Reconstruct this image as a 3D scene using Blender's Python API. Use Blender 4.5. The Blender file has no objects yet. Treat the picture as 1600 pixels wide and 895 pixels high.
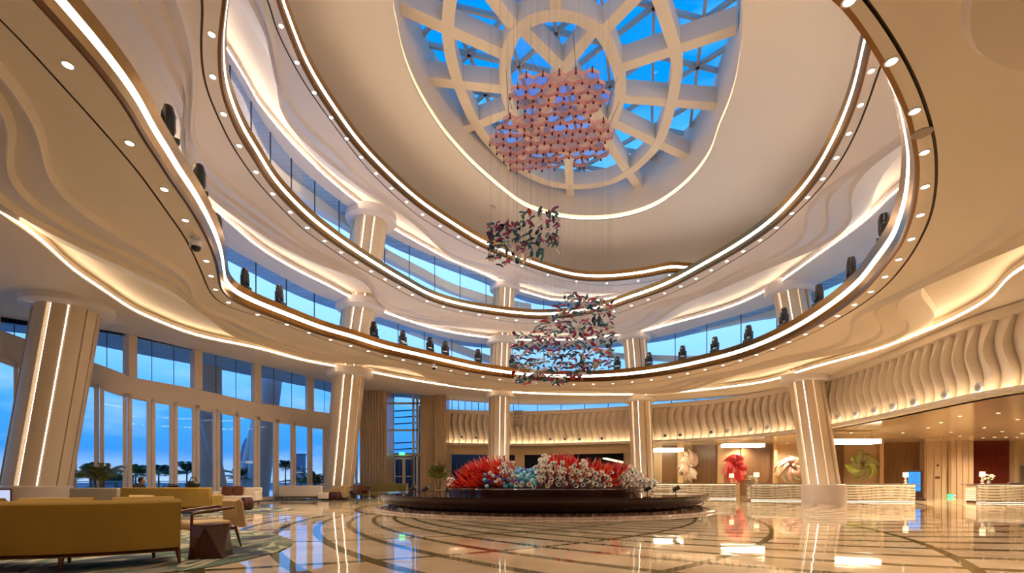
import bpy, bmesh, math, random
from mathutils import Vector, Matrix
random.seed(7)
PI = math.pi
scene = bpy.context.scene
COL = scene.collection

# ------------------------------------------------------------------ camera
F, CX, CY, EYE = 750.0, 800.0, 750.0, 1.2      # focal length in pixels, principal point, eye height
cam = bpy.data.cameras.new('camera'); cam.sensor_width = 36.0; cam.lens = 36.0*F/1600.0
cam.shift_y = (CY-447.5)/1600.0; cam.clip_end = 2000
co = bpy.data.objects.new('camera', cam); COL.objects.link(co)
co.location = (0, 0, EYE); co.rotation_euler = (PI/2, 0, 0); scene.camera = co

# ------------------------------------------------------------------ view + world
scene.view_settings.view_transform = 'Standard'; scene.view_settings.look = 'None'
scene.view_settings.gamma = 1.0; scene.view_settings.use_curve_mapping = False
scene.view_settings.exposure = 0.28
WARM = (1.0, 0.75, 0.46); WARMW = (1.0, 0.83, 0.62)
SPOT_POWER = 1050.0; COVE = 24.0; STRIP = 7.0; SKY = 1.5
w = bpy.data.worlds.new('dusk_sky'); scene.world = w; w.use_nodes = True
nt = w.node_tree; nt.nodes.clear()
def N(t, kind, **kw):
    n = t.nodes.new(kind)
    for k, v in kw.items():
        if k in ('op',): n.operation = v
        else: setattr(n, k, v)
    return n
out = N(nt, 'ShaderNodeOutputWorld'); bg = N(nt, 'ShaderNodeBackground'); bg.inputs[1].default_value = SKY
tc = N(nt, 'ShaderNodeTexCoord'); sx = N(nt, 'ShaderNodeSeparateXYZ'); cr = N(nt, 'ShaderNodeValToRGB')
nt.links.new(tc.outputs['Generated'], sx.inputs[0]); nt.links.new(sx.outputs[2], cr.inputs[0])
el = cr.color_ramp.elements; el[0].position = 0.0; el[0].color = (0.30, 0.42, 0.62, 1)
el[1].position = 1.0; el[1].color = (0.0, 0.19, 0.68, 1)
for p, c in ((0.05, (0.03, 0.20, 0.55, 1)), (0.14, (0.04, 0.27, 0.72, 1)), (0.26, (0.22, 0.50, 0.90, 1)), (0.50, (0.34, 0.62, 0.98, 1)), (0.60, (0.0, 0.23, 0.75, 1))):
    e = el.new(p); e.color = c
mp = N(nt, 'ShaderNodeMapping'); mp.inputs['Scale'].default_value = (2.2, 2.2, 9.0)
nz = N(nt, 'ShaderNodeTexNoise'); nz.inputs['Scale'].default_value = 2.0; nz.inputs['Detail'].default_value = 6
nt.links.new(tc.outputs['Generated'], mp.inputs[0]); nt.links.new(mp.outputs[0], nz.inputs['Vector'])
r2 = N(nt, 'ShaderNodeValToRGB'); r2.color_ramp.elements[0].position = 0.5; r2.color_ramp.elements[1].position = 0.75
r2.color_ramp.elements[0].color = (0, 0, 0, 1); r2.color_ramp.elements[1].color = (0.55, 0.55, 0.55, 1)
nt.links.new(nz.outputs[0], r2.inputs[0])
mx = N(nt, 'ShaderNodeMixRGB'); mx.inputs[2].default_value = (0.34, 0.50, 0.80, 1)
nt.links.new(r2.outputs[0], mx.inputs[0]); nt.links.new(cr.outputs[0], mx.inputs[1])
nt.links.new(mx.outputs[0], bg.inputs[0]); nt.links.new(bg.outputs[0], out.inputs[0])

# ------------------------------------------------------------------ materials
MATS = {}
def mat(name, col, rough=0.5, metal=0.0, emit=None, es=0.0, noise=0.0, nscale=8.0, bump=0.0, bscale=40.0, stretch=None, spec=None):
    if name in MATS: return MATS[name]
    m = bpy.data.materials.new(name); m.use_nodes = True; t = m.node_tree; b = t.nodes['Principled BSDF']
    b.inputs['Base Color'].default_value = (*col, 1); b.inputs['Roughness'].default_value = rough; b.inputs['Metallic'].default_value = metal
    if spec is not None: b.inputs['Specular IOR Level'].default_value = spec
    if emit: b.inputs['Emission Color'].default_value = (*emit, 1); b.inputs['Emission Strength'].default_value = es
    if noise or bump:
        c = N(t, 'ShaderNodeTexCoord'); mp = N(t, 'ShaderNodeMapping'); mp.inputs['Scale'].default_value = stretch or (1, 1, 1)
        t.links.new(c.outputs['Object'], mp.inputs[0])
        if noise:
            n = N(t, 'ShaderNodeTexNoise'); n.inputs['Scale'].default_value = nscale; n.inputs['Detail'].default_value = 5
            r = N(t, 'ShaderNodeValToRGB'); r.color_ramp.elements[0].position = 0.3; r.color_ramp.elements[1].position = 0.7
            r.color_ramp.elements[0].color = (*[v*(1-noise) for v in col], 1); r.color_ramp.elements[1].color = (*[min(1, v*(1+noise)) for v in col], 1)
            t.links.new(mp.outputs[0], n.inputs['Vector']); t.links.new(n.outputs[0], r.inputs[0]); t.links.new(r.outputs[0], b.inputs['Base Color'])
        if bump:
            n = N(t, 'ShaderNodeTexNoise'); n.inputs['Scale'].default_value = bscale; n.inputs['Detail'].default_value = 3
            bp = N(t, 'ShaderNodeBump'); bp.inputs['Strength'].default_value = bump; bp.inputs['Distance'].default_value = 0.05
            t.links.new(mp.outputs[0], n.inputs['Vector']); t.links.new(n.outputs[0], bp.inputs['Height']); t.links.new(bp.outputs[0], b.inputs['Normal'])
    MATS[name] = m; return m
def glow(name, col, s):
    if name in MATS: return MATS[name]
    m = bpy.data.materials.new(name); m.use_nodes = True; t = m.node_tree; t.nodes.clear()
    o = N(t, 'ShaderNodeOutputMaterial'); e = N(t, 'ShaderNodeEmission'); e.inputs[0].default_value = (*col, 1); e.inputs[1].default_value = s
    t.links.new(e.outputs[0], o.inputs[0]); MATS[name] = m; return m
def glass(name, tint=(0.85, 0.93, 1.0), refl=0.06):
    m = bpy.data.materials.new(name); m.use_nodes = True; t = m.node_tree; t.nodes.clear()
    o = N(t, 'ShaderNodeOutputMaterial'); tr = N(t, 'ShaderNodeBsdfTransparent'); tr.inputs[0].default_value = (*tint, 1)
    g = N(t, 'ShaderNodeBsdfGlossy'); g.inputs['Roughness'].default_value = 0.01; mi = N(t, 'ShaderNodeMixShader')
    lw = N(t, 'ShaderNodeLayerWeight'); lw.inputs[0].default_value = 0.15; ma = N(t, 'ShaderNodeMath', op='MULTIPLY_ADD'); ma.inputs[1].default_value = 0.45; ma.inputs[2].default_value = refl
    t.links.new(lw.outputs['Fresnel'], ma.inputs[0]); t.links.new(ma.outputs[0], mi.inputs[0]); t.links.new(tr.outputs[0], mi.inputs[1]); t.links.new(g.outputs[0], mi.inputs[2])
    t.links.new(mi.outputs[0], o.inputs[0]); MATS[name] = m; return m
PLASTER = mat('cream_plaster', (0.80, 0.70, 0.58), 0.6, noise=0.02, nscale=0.6)
PLASTERW = mat('white_plaster', (0.80, 0.75, 0.75), 0.6, noise=0.02, nscale=0.6)
BRONZE = mat('polished_bronze', (0.36, 0.20, 0.07), 0.22, 1.0)
DARKB = mat('dark_bronze', (0.16, 0.075, 0.025), 0.3, 0.9)
GROOVE = mat('dark_groove', (0.09, 0.05, 0.02), 0.6)
COVEM = glow('cove_light', WARM, COVE); STRIPM = glow('strip_light', WARMW, STRIP)
GLASS = glass('clear_glass', (0.90, 0.96, 1.0), 0.02); SKYG = glass('skylight_glass', (0.35, 0.88, 1.0), 0.01)
FRAME = mat('beige_frame', (0.72, 0.60, 0.50), 0.45, 0.1)
DARKF = mat('dark_mullion', (0.05, 0.06, 0.09), 0.5, 0.3)
STEEL = mat('grey_steel', (0.52, 0.47, 0.42), 0.5, 0.1)
BLACK = mat('black_plastic', (0.012, 0.011, 0.012), 0.35)
SOFFB = mat('outdoor_soffit', (0.30, 0.50, 0.80), 0.5, noise=0.3, nscale=3.0, stretch=(0.2, 3, 1))
WHITEB = mat('white_beam', (0.80, 0.80, 0.82), 0.5)
WOOD = mat('dark_wood', (0.13, 0.045, 0.018), 0.25, noise=0.4, nscale=6, stretch=(1, 1, 0.15))

# ------------------------------------------------------------------ geometry helpers
class MB:
    def __init__(s): s.v = []; s.f = []; s.m = []; s.mats = []
    def mi(s, m):
        if m not in s.mats: s.mats.append(m)
        return s.mats.index(m)
    def add(s, verts, faces, m):
        k = len(s.v); s.v += [tuple(v) for v in verts]; i = s.mi(m)
        for f in faces: s.f.append(tuple(k+a for a in f)); s.m.append(i)
    def box(s, c, size, m, rz=0, M=None):
        hx, hy, hz = [a/2 for a in size]; R = Matrix.Rotation(rz, 4, 'Z') if M is None else M
        vs = [Vector(c)+R.to_3x3()@Vector((x*hx, y*hy, z*hz)) for x in (-1, 1) for y in (-1, 1) for z in (-1, 1)]
        s.add(vs, [(0, 1, 3, 2), (4, 6, 7, 5), (0, 4, 5, 1), (2, 3, 7, 6), (0, 2, 6, 4), (1, 5, 7, 3)], m)
    def bar(s, a, b, wd, hd, m, up=(0, 0, 1)):
        a, b = Vector(a), Vector(b); d = (b-a).normalized(); u = Vector(up)
        if abs(d.dot(u)) > 0.98: u = Vector((0, 1, 0))
        x = d.cross(u).normalized()*wd/2; y = x.cross(d).normalized()*hd/2
        vs = [p+i*x+j*y for p in (a, b) for i, j in ((-1, -1), (1, -1), (1, 1), (-1, 1))]
        s.add(vs, [(0, 1, 2, 3), (7, 6, 5, 4), (0, 4, 5, 1), (1, 5, 6, 2), (2, 6, 7, 3), (3, 7, 4, 0)], m)
    def tube(s, pts, r, m, n=8, cap=True):
        pts = [Vector(p) for p in pts]; rs = r if isinstance(r, (list, tuple)) else [r]*len(pts); vs = []
        ref = None
        for i, p in enumerate(pts):
            d = (pts[min(i+1, len(pts)-1)]-pts[max(i-1, 0)]).normalized()
            u = Vector((0, 0, 1)) if abs(d.z) < 0.9 else Vector((0, 1, 0))
            if ref is None: ref = d.cross(u).normalized()
            x = (ref-d*ref.dot(d)).normalized(); ref = x; y = d.cross(x)
            vs += [p+rs[i]*(math.cos(2*PI*k/n)*x+math.sin(2*PI*k/n)*y) for k in range(n)]
        fs = [(i*n+k, i*n+(k+1) % n, (i+1)*n+(k+1) % n, (i+1)*n+k) for i in range(len(pts)-1) for k in range(n)]
        if cap: fs += [tuple(range(n-1, -1, -1)), tuple((len(pts)-1)*n+k for k in range(n))]
        s.add(vs, fs, m)
    def lathe(s, prof, c, m, n=24, sx=1, sy=1):
        vs = [(c[0]+r*sx*math.cos(2*PI*k/n), c[1]+r*sy*math.sin(2*PI*k/n), c[2]+z) for r, z in prof for k in range(n)]
        fs = [(i*n+k, i*n+(k+1) % n, (i+1)*n+(k+1) % n, (i+1)*n+k) for i in range(len(prof)-1) for k in range(n)]
        s.add(vs, fs, m)
    def sphere(s, c, r, m, n=12, k=8, sc=(1, 1, 1)):
        prof = [(max(1e-4, math.sin(PI*i/k)), -math.cos(PI*i/k)) for i in range(k+1)]
        vs = [(c[0]+a*r*sc[0]*math.cos(2*PI*j/n), c[1]+a*r*sc[1]*math.sin(2*PI*j/n), c[2]+z*r*sc[2]) for a, z in prof for j in range(n)]
        s.add(vs, [(i*n+j, i*n+(j+1) % n, (i+1)*n+(j+1) % n, (i+1)*n+j) for i in range(k) for j in range(n)], m)
    def grid(s, rows, m, closed=False):
        n = len(rows[0]); vs = [p for r in rows for p in r]; q = n if closed else n-1
        s.add(vs, [(i*n+k, i*n+(k+1) % n, (i+1)*n+(k+1) % n, (i+1)*n+k) for i in range(len(rows)-1) for k in range(q)], m)
    def build(s, name, parent=None, smooth=False, bevel=0, org=None, angle=40, subd=0):
        me = bpy.data.meshes.new(name)
        if org is not None: ox, oy, oz = org; s.v = [(a-ox, b-oy, c-oz) for a, b, c in s.v]
        me.from_pydata(s.v, [], s.f)
        for m in s.mats: me.materials.append(m)
        me.polygons.foreach_set('material_index', s.m)
        bm = bmesh.new(); bm.from_mesh(me); bmesh.ops.recalc_face_normals(bm, faces=bm.faces); bm.to_mesh(me); bm.free()
        if smooth:
            me.polygons.foreach_set('use_smooth', [True]*len(me.polygons)); me.set_sharp_from_angle(angle=math.radians(angle))
        o = bpy.data.objects.new(name, me); COL.objects.link(o)
        if parent: o.parent = parent
        if org is not None and not parent: o.location = org
        if bevel:
            md = o.modifiers.new('bevel', 'BEVEL'); md.width = bevel; md.segments = 3; md.limit_method = 'ANGLE'
        if subd:
            md = o.modifiers.new('subd', 'SUBSURF'); md.levels = subd; md.render_levels = subd
        return o
def tag(o, label=None, cat=None, group=None, kind=None):
    if label: o['label'] = label
    if cat: o['category'] = cat
    if group: o['group'] = group
    if kind: o['kind'] = kind
    return o
def struct(o, label=None, cat='building'): o['kind'] = 'structure'; tag(o, label, cat); return o
def empty(name, loc=(0, 0, 0), rz=0, label=None, cat=None, group=None, kind=None):
    o = bpy.data.objects.new(name, None); COL.objects.link(o); o.location = loc; o.rotation_euler = (0, 0, rz); o.empty_display_size = 0.1
    return tag(o, label, cat, group, kind)
def copy_tree(o, parent=None, kids=None):
    if kids is None:
        kids = {}
        for x in bpy.data.objects:
            if x.parent: kids.setdefault(x.parent.name, []).append(x)
    c = o.copy(); COL.objects.link(c); c.parent = parent
    for ch in kids.get(o.name, []): copy_tree(ch, c, kids)
    return c
def ray(x, y): return (x-CX)/F, (CY-y)/F
def P(x, y, A, B=0.0):                 # picture point on the (nearly level) plane z = EYE + A + B*X
    dx, dz = ray(x, y); Y = A/(dz-B*dx); return Vector((dx*Y, Y, EYE+dz*Y))
def PY(x, y, Y): dx, dz = ray(x, y); return Vector((dx*Y, Y, EYE+dz*Y))
def PF(x, y): return P(x, y, -EYE)     # point on the floor
def catmull(pts, closed=True, sub=14):
    n = len(pts); out = []
    for i in range(n if closed else n-1):
        p0, p1, p2, p3 = [pts[(i+k) % n] if closed else pts[min(max(i+k, 0), n-1)] for k in (-1, 0, 1, 2)]
        for j in range(sub):
            t = j/sub
            out.append(0.5*((2*p1)+(p2-p0)*t+(2*p0-5*p1+4*p2-p3)*t*t+(3*p1-p0-3*p2+p3)*t**3))
    if not closed: out.append(pts[-1])
    return out
# every ring of the atrium is kept as r(angle) around one axis
AX, AY, NA = 1.5, 19.0, 360
def polar(pts):
    pts = [Vector((p[0]-AX, p[1]-AY)) for p in pts]; pts.sort(key=lambda p: math.atan2(p.y, p.x))
    # centripetal-ish smooth: dense catmull in cartesian
    d = catmull(pts, True, 16); a = sorted((math.atan2(p.y, p.x), p.length) for p in d)
    a = [(a[-1][0]-2*PI, a[-1][1])]+a+[(a[0][0]+2*PI, a[0][1])]
    res = []; j = 0
    for k in range(NA):
        th = -PI+2*PI*k/NA
        while a[j+1][0] < th: j += 1
        t = (th-a[j][0])/max(1e-9, a[j+1][0]-a[j][0]); res.append(a[j][1]*(1-t)+a[j+1][1]*t)
    return res
def smooth(r, n=1):
    for _ in range(n): r = [(r[i-1]+2*r[i]+r[(i+1) % NA])/4 for i in range(NA)]
    return r
def at(r, th):
    q = (th+PI)/(2*PI)*NA; i = int(math.floor(q)); t = q-i; return r[i % NA]*(1-t)+r[(i+1) % NA]*t
def pt(r, k, off=0.0):
    th = -PI+2*PI*k/NA; q = (r[k % NA] if not callable(r) else r(th))+off
    return AX+q*math.cos(th), AY+q*math.sin(th)
def hit(x, r):                          # plan point where the sight line of picture column x meets ring r (far side)
    dx = (x-CX)/F; best = None; lo = None
    Y = 4.0; prev = None
    while Y < 80:
        X = dx*Y; d = math.hypot(X-AX, Y-AY)-at(r, math.atan2(Y-AY, X-AX))
        if prev is not None and prev < 0 <= d:
            Y -= 0.1*d/(d-prev); break
        prev = d; Y += 0.1
    return dx*Y, Y
def W(x, y, r, off=0.0):               # picture point on the upright surface over ring r
    X, Y = hit(x, [q+off for q in r] if off else r); return Vector((X, Y, EYE+(CY-y)/F*Y))

# ceiling planes (height above the eye = A + B*X)
H1, H2, H3 = (6.2, -0.036), (10.0, 0.0), (14.0, -0.05)
def zp(H, x, off=0.0): return EYE+H[0]+H[1]*x+off
def ring(px, H, extra=()): return polar([P(x, y, *H) for x, y in px]+[Vector((a, b, 0)) for a, b in extra])
R1 = ring([(54,0),(100,48),(150,105),(200,170),(228,220),(250,252),(270,284),(290,312),(310,344),(328,379),(339,409),(344,436),(347,451),(358,465),(375,475),(400,486),(450,505),(500,523),(550,537),(600,552),(650,563),(700,574),(750,584),(800,591),(850,595),(900,596),(950,595),(1000,591),(1050,584),(1100,574),(1150,562),(1200,545),(1250,522),(1300,492),(1345,458),(1378,420),(1402,388),(1413,364),(1424,329),(1429,294),(1430,262),(1427,239),(1418,193),(1405,160),(1390,128),(1373,98),(1350,60),(1325,28),(1300,0)], H1, [(-6.0,4.2),(-4.5,3.3),(-2,3.5),(1,4.7)])
G1 = ring([(0,22),(38,65),(75,110),(113,150),(150,190),(180,226),(215,266),(240,301),(265,336),(288,369),(305,402),(318,432),(325,450),(336,466),(358,480),(400,493),(425,500),(462,514),(500,528),(550,544),(600,558),(650,570),(700,581),(750,591),(800,599),(850,603),(900,604),(950,603),(1000,599),(1050,592),(1100,581),(1150,568),(1200,550),(1237,535),(1275,518),(1312,497),(1350,473),(1385,445),(1412,414),(1432,384),(1450,347),(1459,314),(1463,270),(1460,220),(1452,188),(1442,155),(1425,115),(1405,78),(1375,33),(1352,0)], H1, [(-6.9,4),(-5,2.7),(-2,2.9),(1.2,4.2)])
C1 = ring([(0,332),(37,357),(75,387),(112,424),(150,448),(175,465),(212,490),(250,505),(300,525),(350,536),(398,544),(450,559),(500,570),(542,577),(575,582),(625,592),(700,604),(768,612),(830,616),(900,618),(975,618),(1010,618),(1075,613),(1125,608),(1198,598),(1257,580),(1312,565),(1375,548),(1425,528),(1475,508),(1525,483),(1557,462),(1590,425)], H1, [(-11.6,8),(-9.5,2.5),(-5,-2),(2,-3.5),(8,-1.5),(12,4),(13.2,9)])
R2 = ring([(355,0),(349,38),(345,75),(346,112),(350,150),(360,175),(375,212),(400,251),(425,291),(462,331),(500,364),(550,399),(600,430),(632,448),(675,470),(725,484),(798,495),(850,498),(900,494),(950,484),(975,475),(1012,463),(1050,448),(1100,422),(1150,394),(1198,362),(1237,327),(1275,282),(1305,231),(1328,180),(1345,125),(1354,80)], H2, [(7.7,10.0),(6.6,8.4),(4.5,6.9),(1.5,6.1),(-1.5,6.2),(-4.3,7.8)])
G2 = ring([(319,0),(314,50),(316,100),(322,138),(338,175),(360,222),(400,281),(437,322),(475,359),(512,385),(550,411),(607,444),(650,467),(700,484),(750,494),(798,503),(850,506),(900,503),(962,490),(1000,477),(1037,463),(1087,441),(1137,412),(1197,374),(1237,339),(1275,301),(1307,261),(1329,223),(1345,188),(1362,143),(1372,110)], H2, [(8.2,10.0),(7.0,8.0),(4.7,6.2),(1.5,5.4),(-1.8,5.6),(-4.9,7.3)])
C2 = ring([(80,0),(150,130),(230,232),(318,316),(350,341),(398,384),(437,409),(487,436),(512,447),(550,468),(588,485),(625,498),(675,514),(725,524),(773,530),(825,533),(900,532),(962,525),(1002,520),(1050,507),(1100,494),(1150,478),(1195,457),(1235,431),(1275,402),(1325,367),(1375,327),(1422,284)], H2, [(-6,4),(1.5,-1),(10,2.5),(14.5,10)])
R3 = ring([(435,0),(450,45),(472,100),(495,142),(520,180),(552,224),(585,261),(625,299),(662,329),(700,354),(750,384),(800,406),(850,424),(900,437),(950,439),(1000,434),(1037,427),(1052,424),(1080,427),(1130,425),(1200,396)], H3, [(-6.3,12.5),(-4.5,10),(-1.5,8.6),(2,8.4),(6,9.4),(10.0,12),(12.6,15.5),(14.8,21),(14.2,27.5)])
G3 = ring([(419,0),(430,40),(450,83),(475,128),(500,165),(540,220),(575,264),(612,301),(650,334),(687,358),(725,379),(775,403),(832,424),(875,437),(925,445),(975,445),(1025,438),(1052,430),(1080,433),(1130,431),(1200,402)], H3, [(-7.0,12.3),(-5.1,9.5),(-1.7,7.9),(2,7.7),(6.4,8.8),(10.5,11.5),(13.2,15.3),(15.4,21),(14.7,27.9)])
C3 = ring([(350,84),(375,123),(400,156),(425,190),(457,226),(500,269),(537,301),(570,326),(607,354),(650,379),(700,406),(750,431),(775,443),(812,455),(850,466),(895,475)], H3, [(-8.6,12),(-4.5,3.5),(2,2.4),(9.4,4.6),(14.6,11),(16.2,20),(14.4,29),(9,35)])
OC = ring([(615,0),(620,38),(628,82),(642,122),(657,153),(677,186),(702,220),(750,270),(815,322),(850,335),(888,344),(925,345),(962,343),(1012,330),(1050,308),(1083,279),(1112,239),(1118,212),(1135,175),(1148,135),(1156,88),(1159,50),(1158,12)], (17.0, 0), [(-2.6,14.0),(1.9,12.3),(6.4,14.0)])
W1 = polar([Vector((dx, y, 0)) for dx, y in ((-25,9),(-20,-3),(-9,-9),(2,-10),(12,-8),(17,1))]+[Vector(((x-800)/750*Y, Y, 0)) for x, Y in ((0,20.5),(100,21.3),(163,22),(210,22.8),(300,25),(396,27.7),(490,31.4),(530,33.4),(560,35.6),(605,36),(655,36.4),(690,38),(765,39),(850,39),(985,36.5),(1110,33.5),(1197,30.4),(1295,26),(1375,22.1),(1450,19),(1525,16.7),(1600,15.2))]+[Vector((17.2, 9, 0))])
W2 = polar([P(x, y, *H2) for x, y in ((345,379),(398,409),(487,457),(532,474),(612,502),(697,528),(767,538),(900,541),(1010,530),(1050,523),(1125,500),(1198,480),(1270,447),(1320,424),(1375,394))]+[Vector((a, b, 0)) for a, b in ((-12.8,14),(-11,5),(-4,-2),(6,-2),(14.5,5),(17,13))])
W3 = polar([P(x, y, *H3) for x, y in ((355,95),(417,200),(475,269),(550,328),(595,361),(650,389),(725,419),(767,436),(845,470))]+[Vector((a, b, 0)) for a, b in ((-9.6,11),(-6,2.4),(2,0),(10,2),(15.8,10),(17.5,20),(15.8,30),(10,36))])
R1 = smooth(R1, 2); G1 = smooth(G1, 6); C1 = smooth(C1, 14); R2 = smooth(R2, 10); G2 = smooth(G2, 10); C2 = smooth(C2, 16); R3 = smooth(R3, 5); G3 = smooth(G3, 6); C3 = smooth(C3, 16); OC = smooth(OC, 16); W2 = smooth(W2, 20); W3 = smooth(W3, 20)
mn = lambda a, b, g: [min(x, y-g) for x, y in zip(a, b)]
W1 = smooth(W1, 1)
C2 = mn(C2, W2, 0.25); C3 = mn(C3, W3, 0.25); C1 = mn(C1, W1, 0.3)
G1 = [max(a, b+0.12) for a, b in zip(G1, R1)]; G2 = [max(a, b+0.12) for a, b in zip(G2, R2)]; G3 = [max(a, b+0.12) for a, b in zip(G3, R3)]
C1 = [max(a, b+0.8) for a, b in zip(C1, G1)]; C2 = [max(a, b+0.6) for a, b in zip(C2, G2)]; C3 = [max(a, b+0.5) for a, b in zip(C3, G3)]
W2 = [max(a, b+0.25) for a, b in zip(W2, C2)]; W3 = [max(a, b+0.25) for a, b in zip(W3, C3)]

# ------------------------------------------------------------------ ring slabs: fascia, soffit, relief, cove
def circ(r, H, off=0.0, dz=0.0):
    res = []
    for k in range(NA):
        x, y = pt(r, k, off); res.append((x, y, zp(H, x, dz)))
    return res
def slab(name, R, G, C, Wr, H, prof, waves, ptop, m, step=0.13, label=None):
    mb = MB()
    mb.grid([circ(R, H), circ(R, H, 0.07)], DARKB, True)
    # flat band with the dark joint, split into two so the joint is a real groove
    mb.grid([circ(R, H, 0.07), circ(G, H, -0.025)], m, True)
    mb.grid([circ(G, H, -0.025), circ(G, H, -0.025, 0.06), circ(G, H, 0.025, 0.06), circ(G, H, 0.025)], GROOVE, True)
    rows = [circ(G, H, 0.025)]; nlev = len(waves); lev = 0.0
    for i, wv in enumerate(waves):
        a, b = [], []; rise = 0.0 if i == 0 else 0.19
        for k in range(NA):
            th = -PI+2*PI*k/NA; t = wv(th); r0, r1 = G[k]+0.025, C[k]-0.12
            t0 = (waves[i-1](th)+0.13/(r1-r0) if i else 0.004); t = max(t, t0+0.004); t = min(t, 0.97+0.005*i)
            q = r0+(r1-r0)*t; x, y = AX+q*math.cos(th), AY+q*math.sin(th); zz = zp(H, x, lev+rise)
            last = i == nlev-1; wd_ = 0.03 if last else 0.10; dz_ = 0.30 if last else -0.15
            a.append((x, y, zz)); q += wd_; x, y = AX+q*math.cos(th), AY+q*math.sin(th); b.append((x, y, zp(H, x, lev+rise+dz_)))
        lev += rise+dz_; rows += [a, b]
    rows.append(circ(C, H, -0.10, max(0.34, lev))); rows.append(circ(C, H, 0.10, 0.34))
    mb.grid(rows, m, True)
    mb.grid([circ(C, H, 0.10, 0.34), circ(C, H, 0.0, 0.30), circ(C, H, 0.0, 0.0)], m, True)
    mb.grid([circ(C, H, 0.0, 0.0), ptop(C, Wr, H)], m, True)
    o = struct(mb.build(name, smooth=True, angle=25), label)
    mb = MB(); mb.grid([circ(C, H, -0.005, 0.06), circ(C, H, -0.005, 0.13)], COVEM, True)
    c = mb.build('cove_light', o)
    # fascia
    f = MB()
    for (o0, z0), (o1, z1), mm in prof: f.grid([circ(R, H, o0, z0), circ(R, H, o1, z1)], mm, True)
    fo = f.build('fascia_trim', o, smooth=True, angle=25)
    (_, _), (oz, zt), _ = prof[-1]
    s = MB(); s.grid([circ(R, H, oz, zt), circ(Wr, H, 0, zt)], PLASTER, True); s.build('upper_floor', o)
    return o
pr = lambda k, h: [((0, 0), (-0.02, 0.16*h), DARKB), ((-0.02, 0.16*h), (-k*0.40, 0.40*h), BRONZE), ((-k*0.40, 0.40*h), (-k*0.62, 0.64*h), STRIPM), ((-k*0.62, 0.64*h), (-k, h), BRONZE), ((-k, h), (0.1, h), BRONZE)]
def wave(t, *terms): return lambda th: t+sum(a*math.sin(n*th+p) for a, n, p in terms)
flat = lambda C, Wr, H: circ(Wr, H, -0.02)
slab('ceiling_lower_ring', R1, G1, C1, W1, H1, pr(0.22, 0.62),
     [wave(0.26, (0.14, 7, 0.4), (0.06, 12, 1.0)), wave(0.42, (0.22, 7, 0.8), (0.07, 12, 1.8)), wave(0.56, (0.26, 7, 1.1), (0.07, 12, 2.2)), wave(0.70, (0.28, 7, 1.5), (0.05, 12, 2.5))],
     flat, PLASTER, 0.30, 'lowest ring ceiling with wavy stepped relief')
slab('ceiling_middle_ring', R2, G2, C2, W2, H2, pr(0.12, 0.55),
     [wave(0.24, (0.14, 6, 0.2), (0.08, 11, 0.4)), wave(0.40, (0.22, 6, 0.6), (0.08, 11, 1.0)), wave(0.55, (0.26, 6, 1.0), (0.07, 11, 1.6)), wave(0.72, (0.26, 6, 1.4), (0.05, 11, 2.2))],
     flat, PLASTERW, 0.30, 'middle ring ceiling with wavy stepped relief')
slab('ceiling_upper_ring', R3, G3, C3, W3, H3, pr(0.10, 0.65),
     [wave(0.28, (0.16, 6, 2.0), (0.08, 10, 0.4)), wave(0.48, (0.24, 6, 2.5), (0.08, 10, 1.0)), wave(0.68, (0.26, 6, 3.0), (0.05, 10, 1.6))],
     flat, PLASTERW, 0.30, 'highest ring ceiling under the dome')

# dome between the upper ring and the oculus
mb = MB(); rows = []
for i, (ex, t, hz) in enumerate(((0.1, 0, 0), (2.6, 0, 0.02), (3.2, 0, 0.2), (3.2, 0, 0.40), (2.6, 0, 0.56), (1.5, 0.02, 0.70), (0.2, 0.10, 0.82), (0, 0.26, 0.90), (0, 0.48, 0.95), (0, 0.75, 0.98), (0, 1, 1))):
    row = []
    for k in range(NA):
        th = -PI+2*PI*k/NA; a = R3[k]+ex; b = OC[k]; q = a*(1-t)+b*t; x, y = AX+q*math.cos(th), AY+q*math.sin(th)
        z0 = zp(H3, AX+R3[k]*math.cos(th), 0.60); z1 = EYE+17.0; row.append((x, y, z0*(1-hz)+z1*hz))
    rows.append(row)
DOMEP = mat('dome_plaster', (0.92, 0.84, 0.76), 0.6)
mb.grid(rows, DOMEP, True)
HO = (17.0, 0.0)
mb.grid([circ(OC, HO), circ(OC, HO, 0, 0.12), circ(OC, HO, 0.35, 0.12)], PLASTER, True)
mb.grid([circ(OC, HO, 0.35, 0.12), circ(OC, HO, 0.35, 0.38), circ(OC, HO, 0.02, 0.38), circ(OC, HO, 0.02, 3.3)], PLASTER, True)
dome = struct(mb.build('ceiling_dome', smooth=True, angle=35), 'shallow cream dome around the round skylight')
mb = MB(); mb.grid([circ(OC, HO, 0.34, 0.12), circ(OC, HO, 0.34, 0.36)], glow('oculus_light', WARM, 6.0), True); mb.build('cove_light', dome)

# ------------------------------------------------------------------ oculus beams + skylight
HB = 18.6
def at_h(x, y, h=HB): return P(x, y, h)
cage = empty('ceiling_skylight_beams', kind='structure', label='cream radial and ring beams below the skylight', cat='building')
def ringbeam(px, wd=0.5, dp=0.8, name='ring_beam'):
    c = catmull([at_h(x, y) for x, y in px], True, 8); n = len(c); m = MB(); rows = [[], [], [], []]
    for i in range(n):
        d = (c[(i+1) % n]-c[i-1]).normalized(); nn = Vector((-d.y, d.x, 0))*wd/2
        for r, q in zip(rows, (c[i]-nn, c[i]+nn, c[i]+nn+Vector((0, 0, dp)), c[i]-nn+Vector((0, 0, dp)))): r.append(tuple(q))
    m.grid(rows+[rows[0]], PLASTER, True); return m.build(name, cage, smooth=True, angle=30)
ringbeam([(865,25),(900,29),(927,43),(946,62),(958,88),(968,120),(969,150),(962,178),(948,204),(920,226),(885,236),(850,230),(820,208),(800,175),(790,140),(789,105),(795,75),(808,50),(832,32)])
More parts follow.
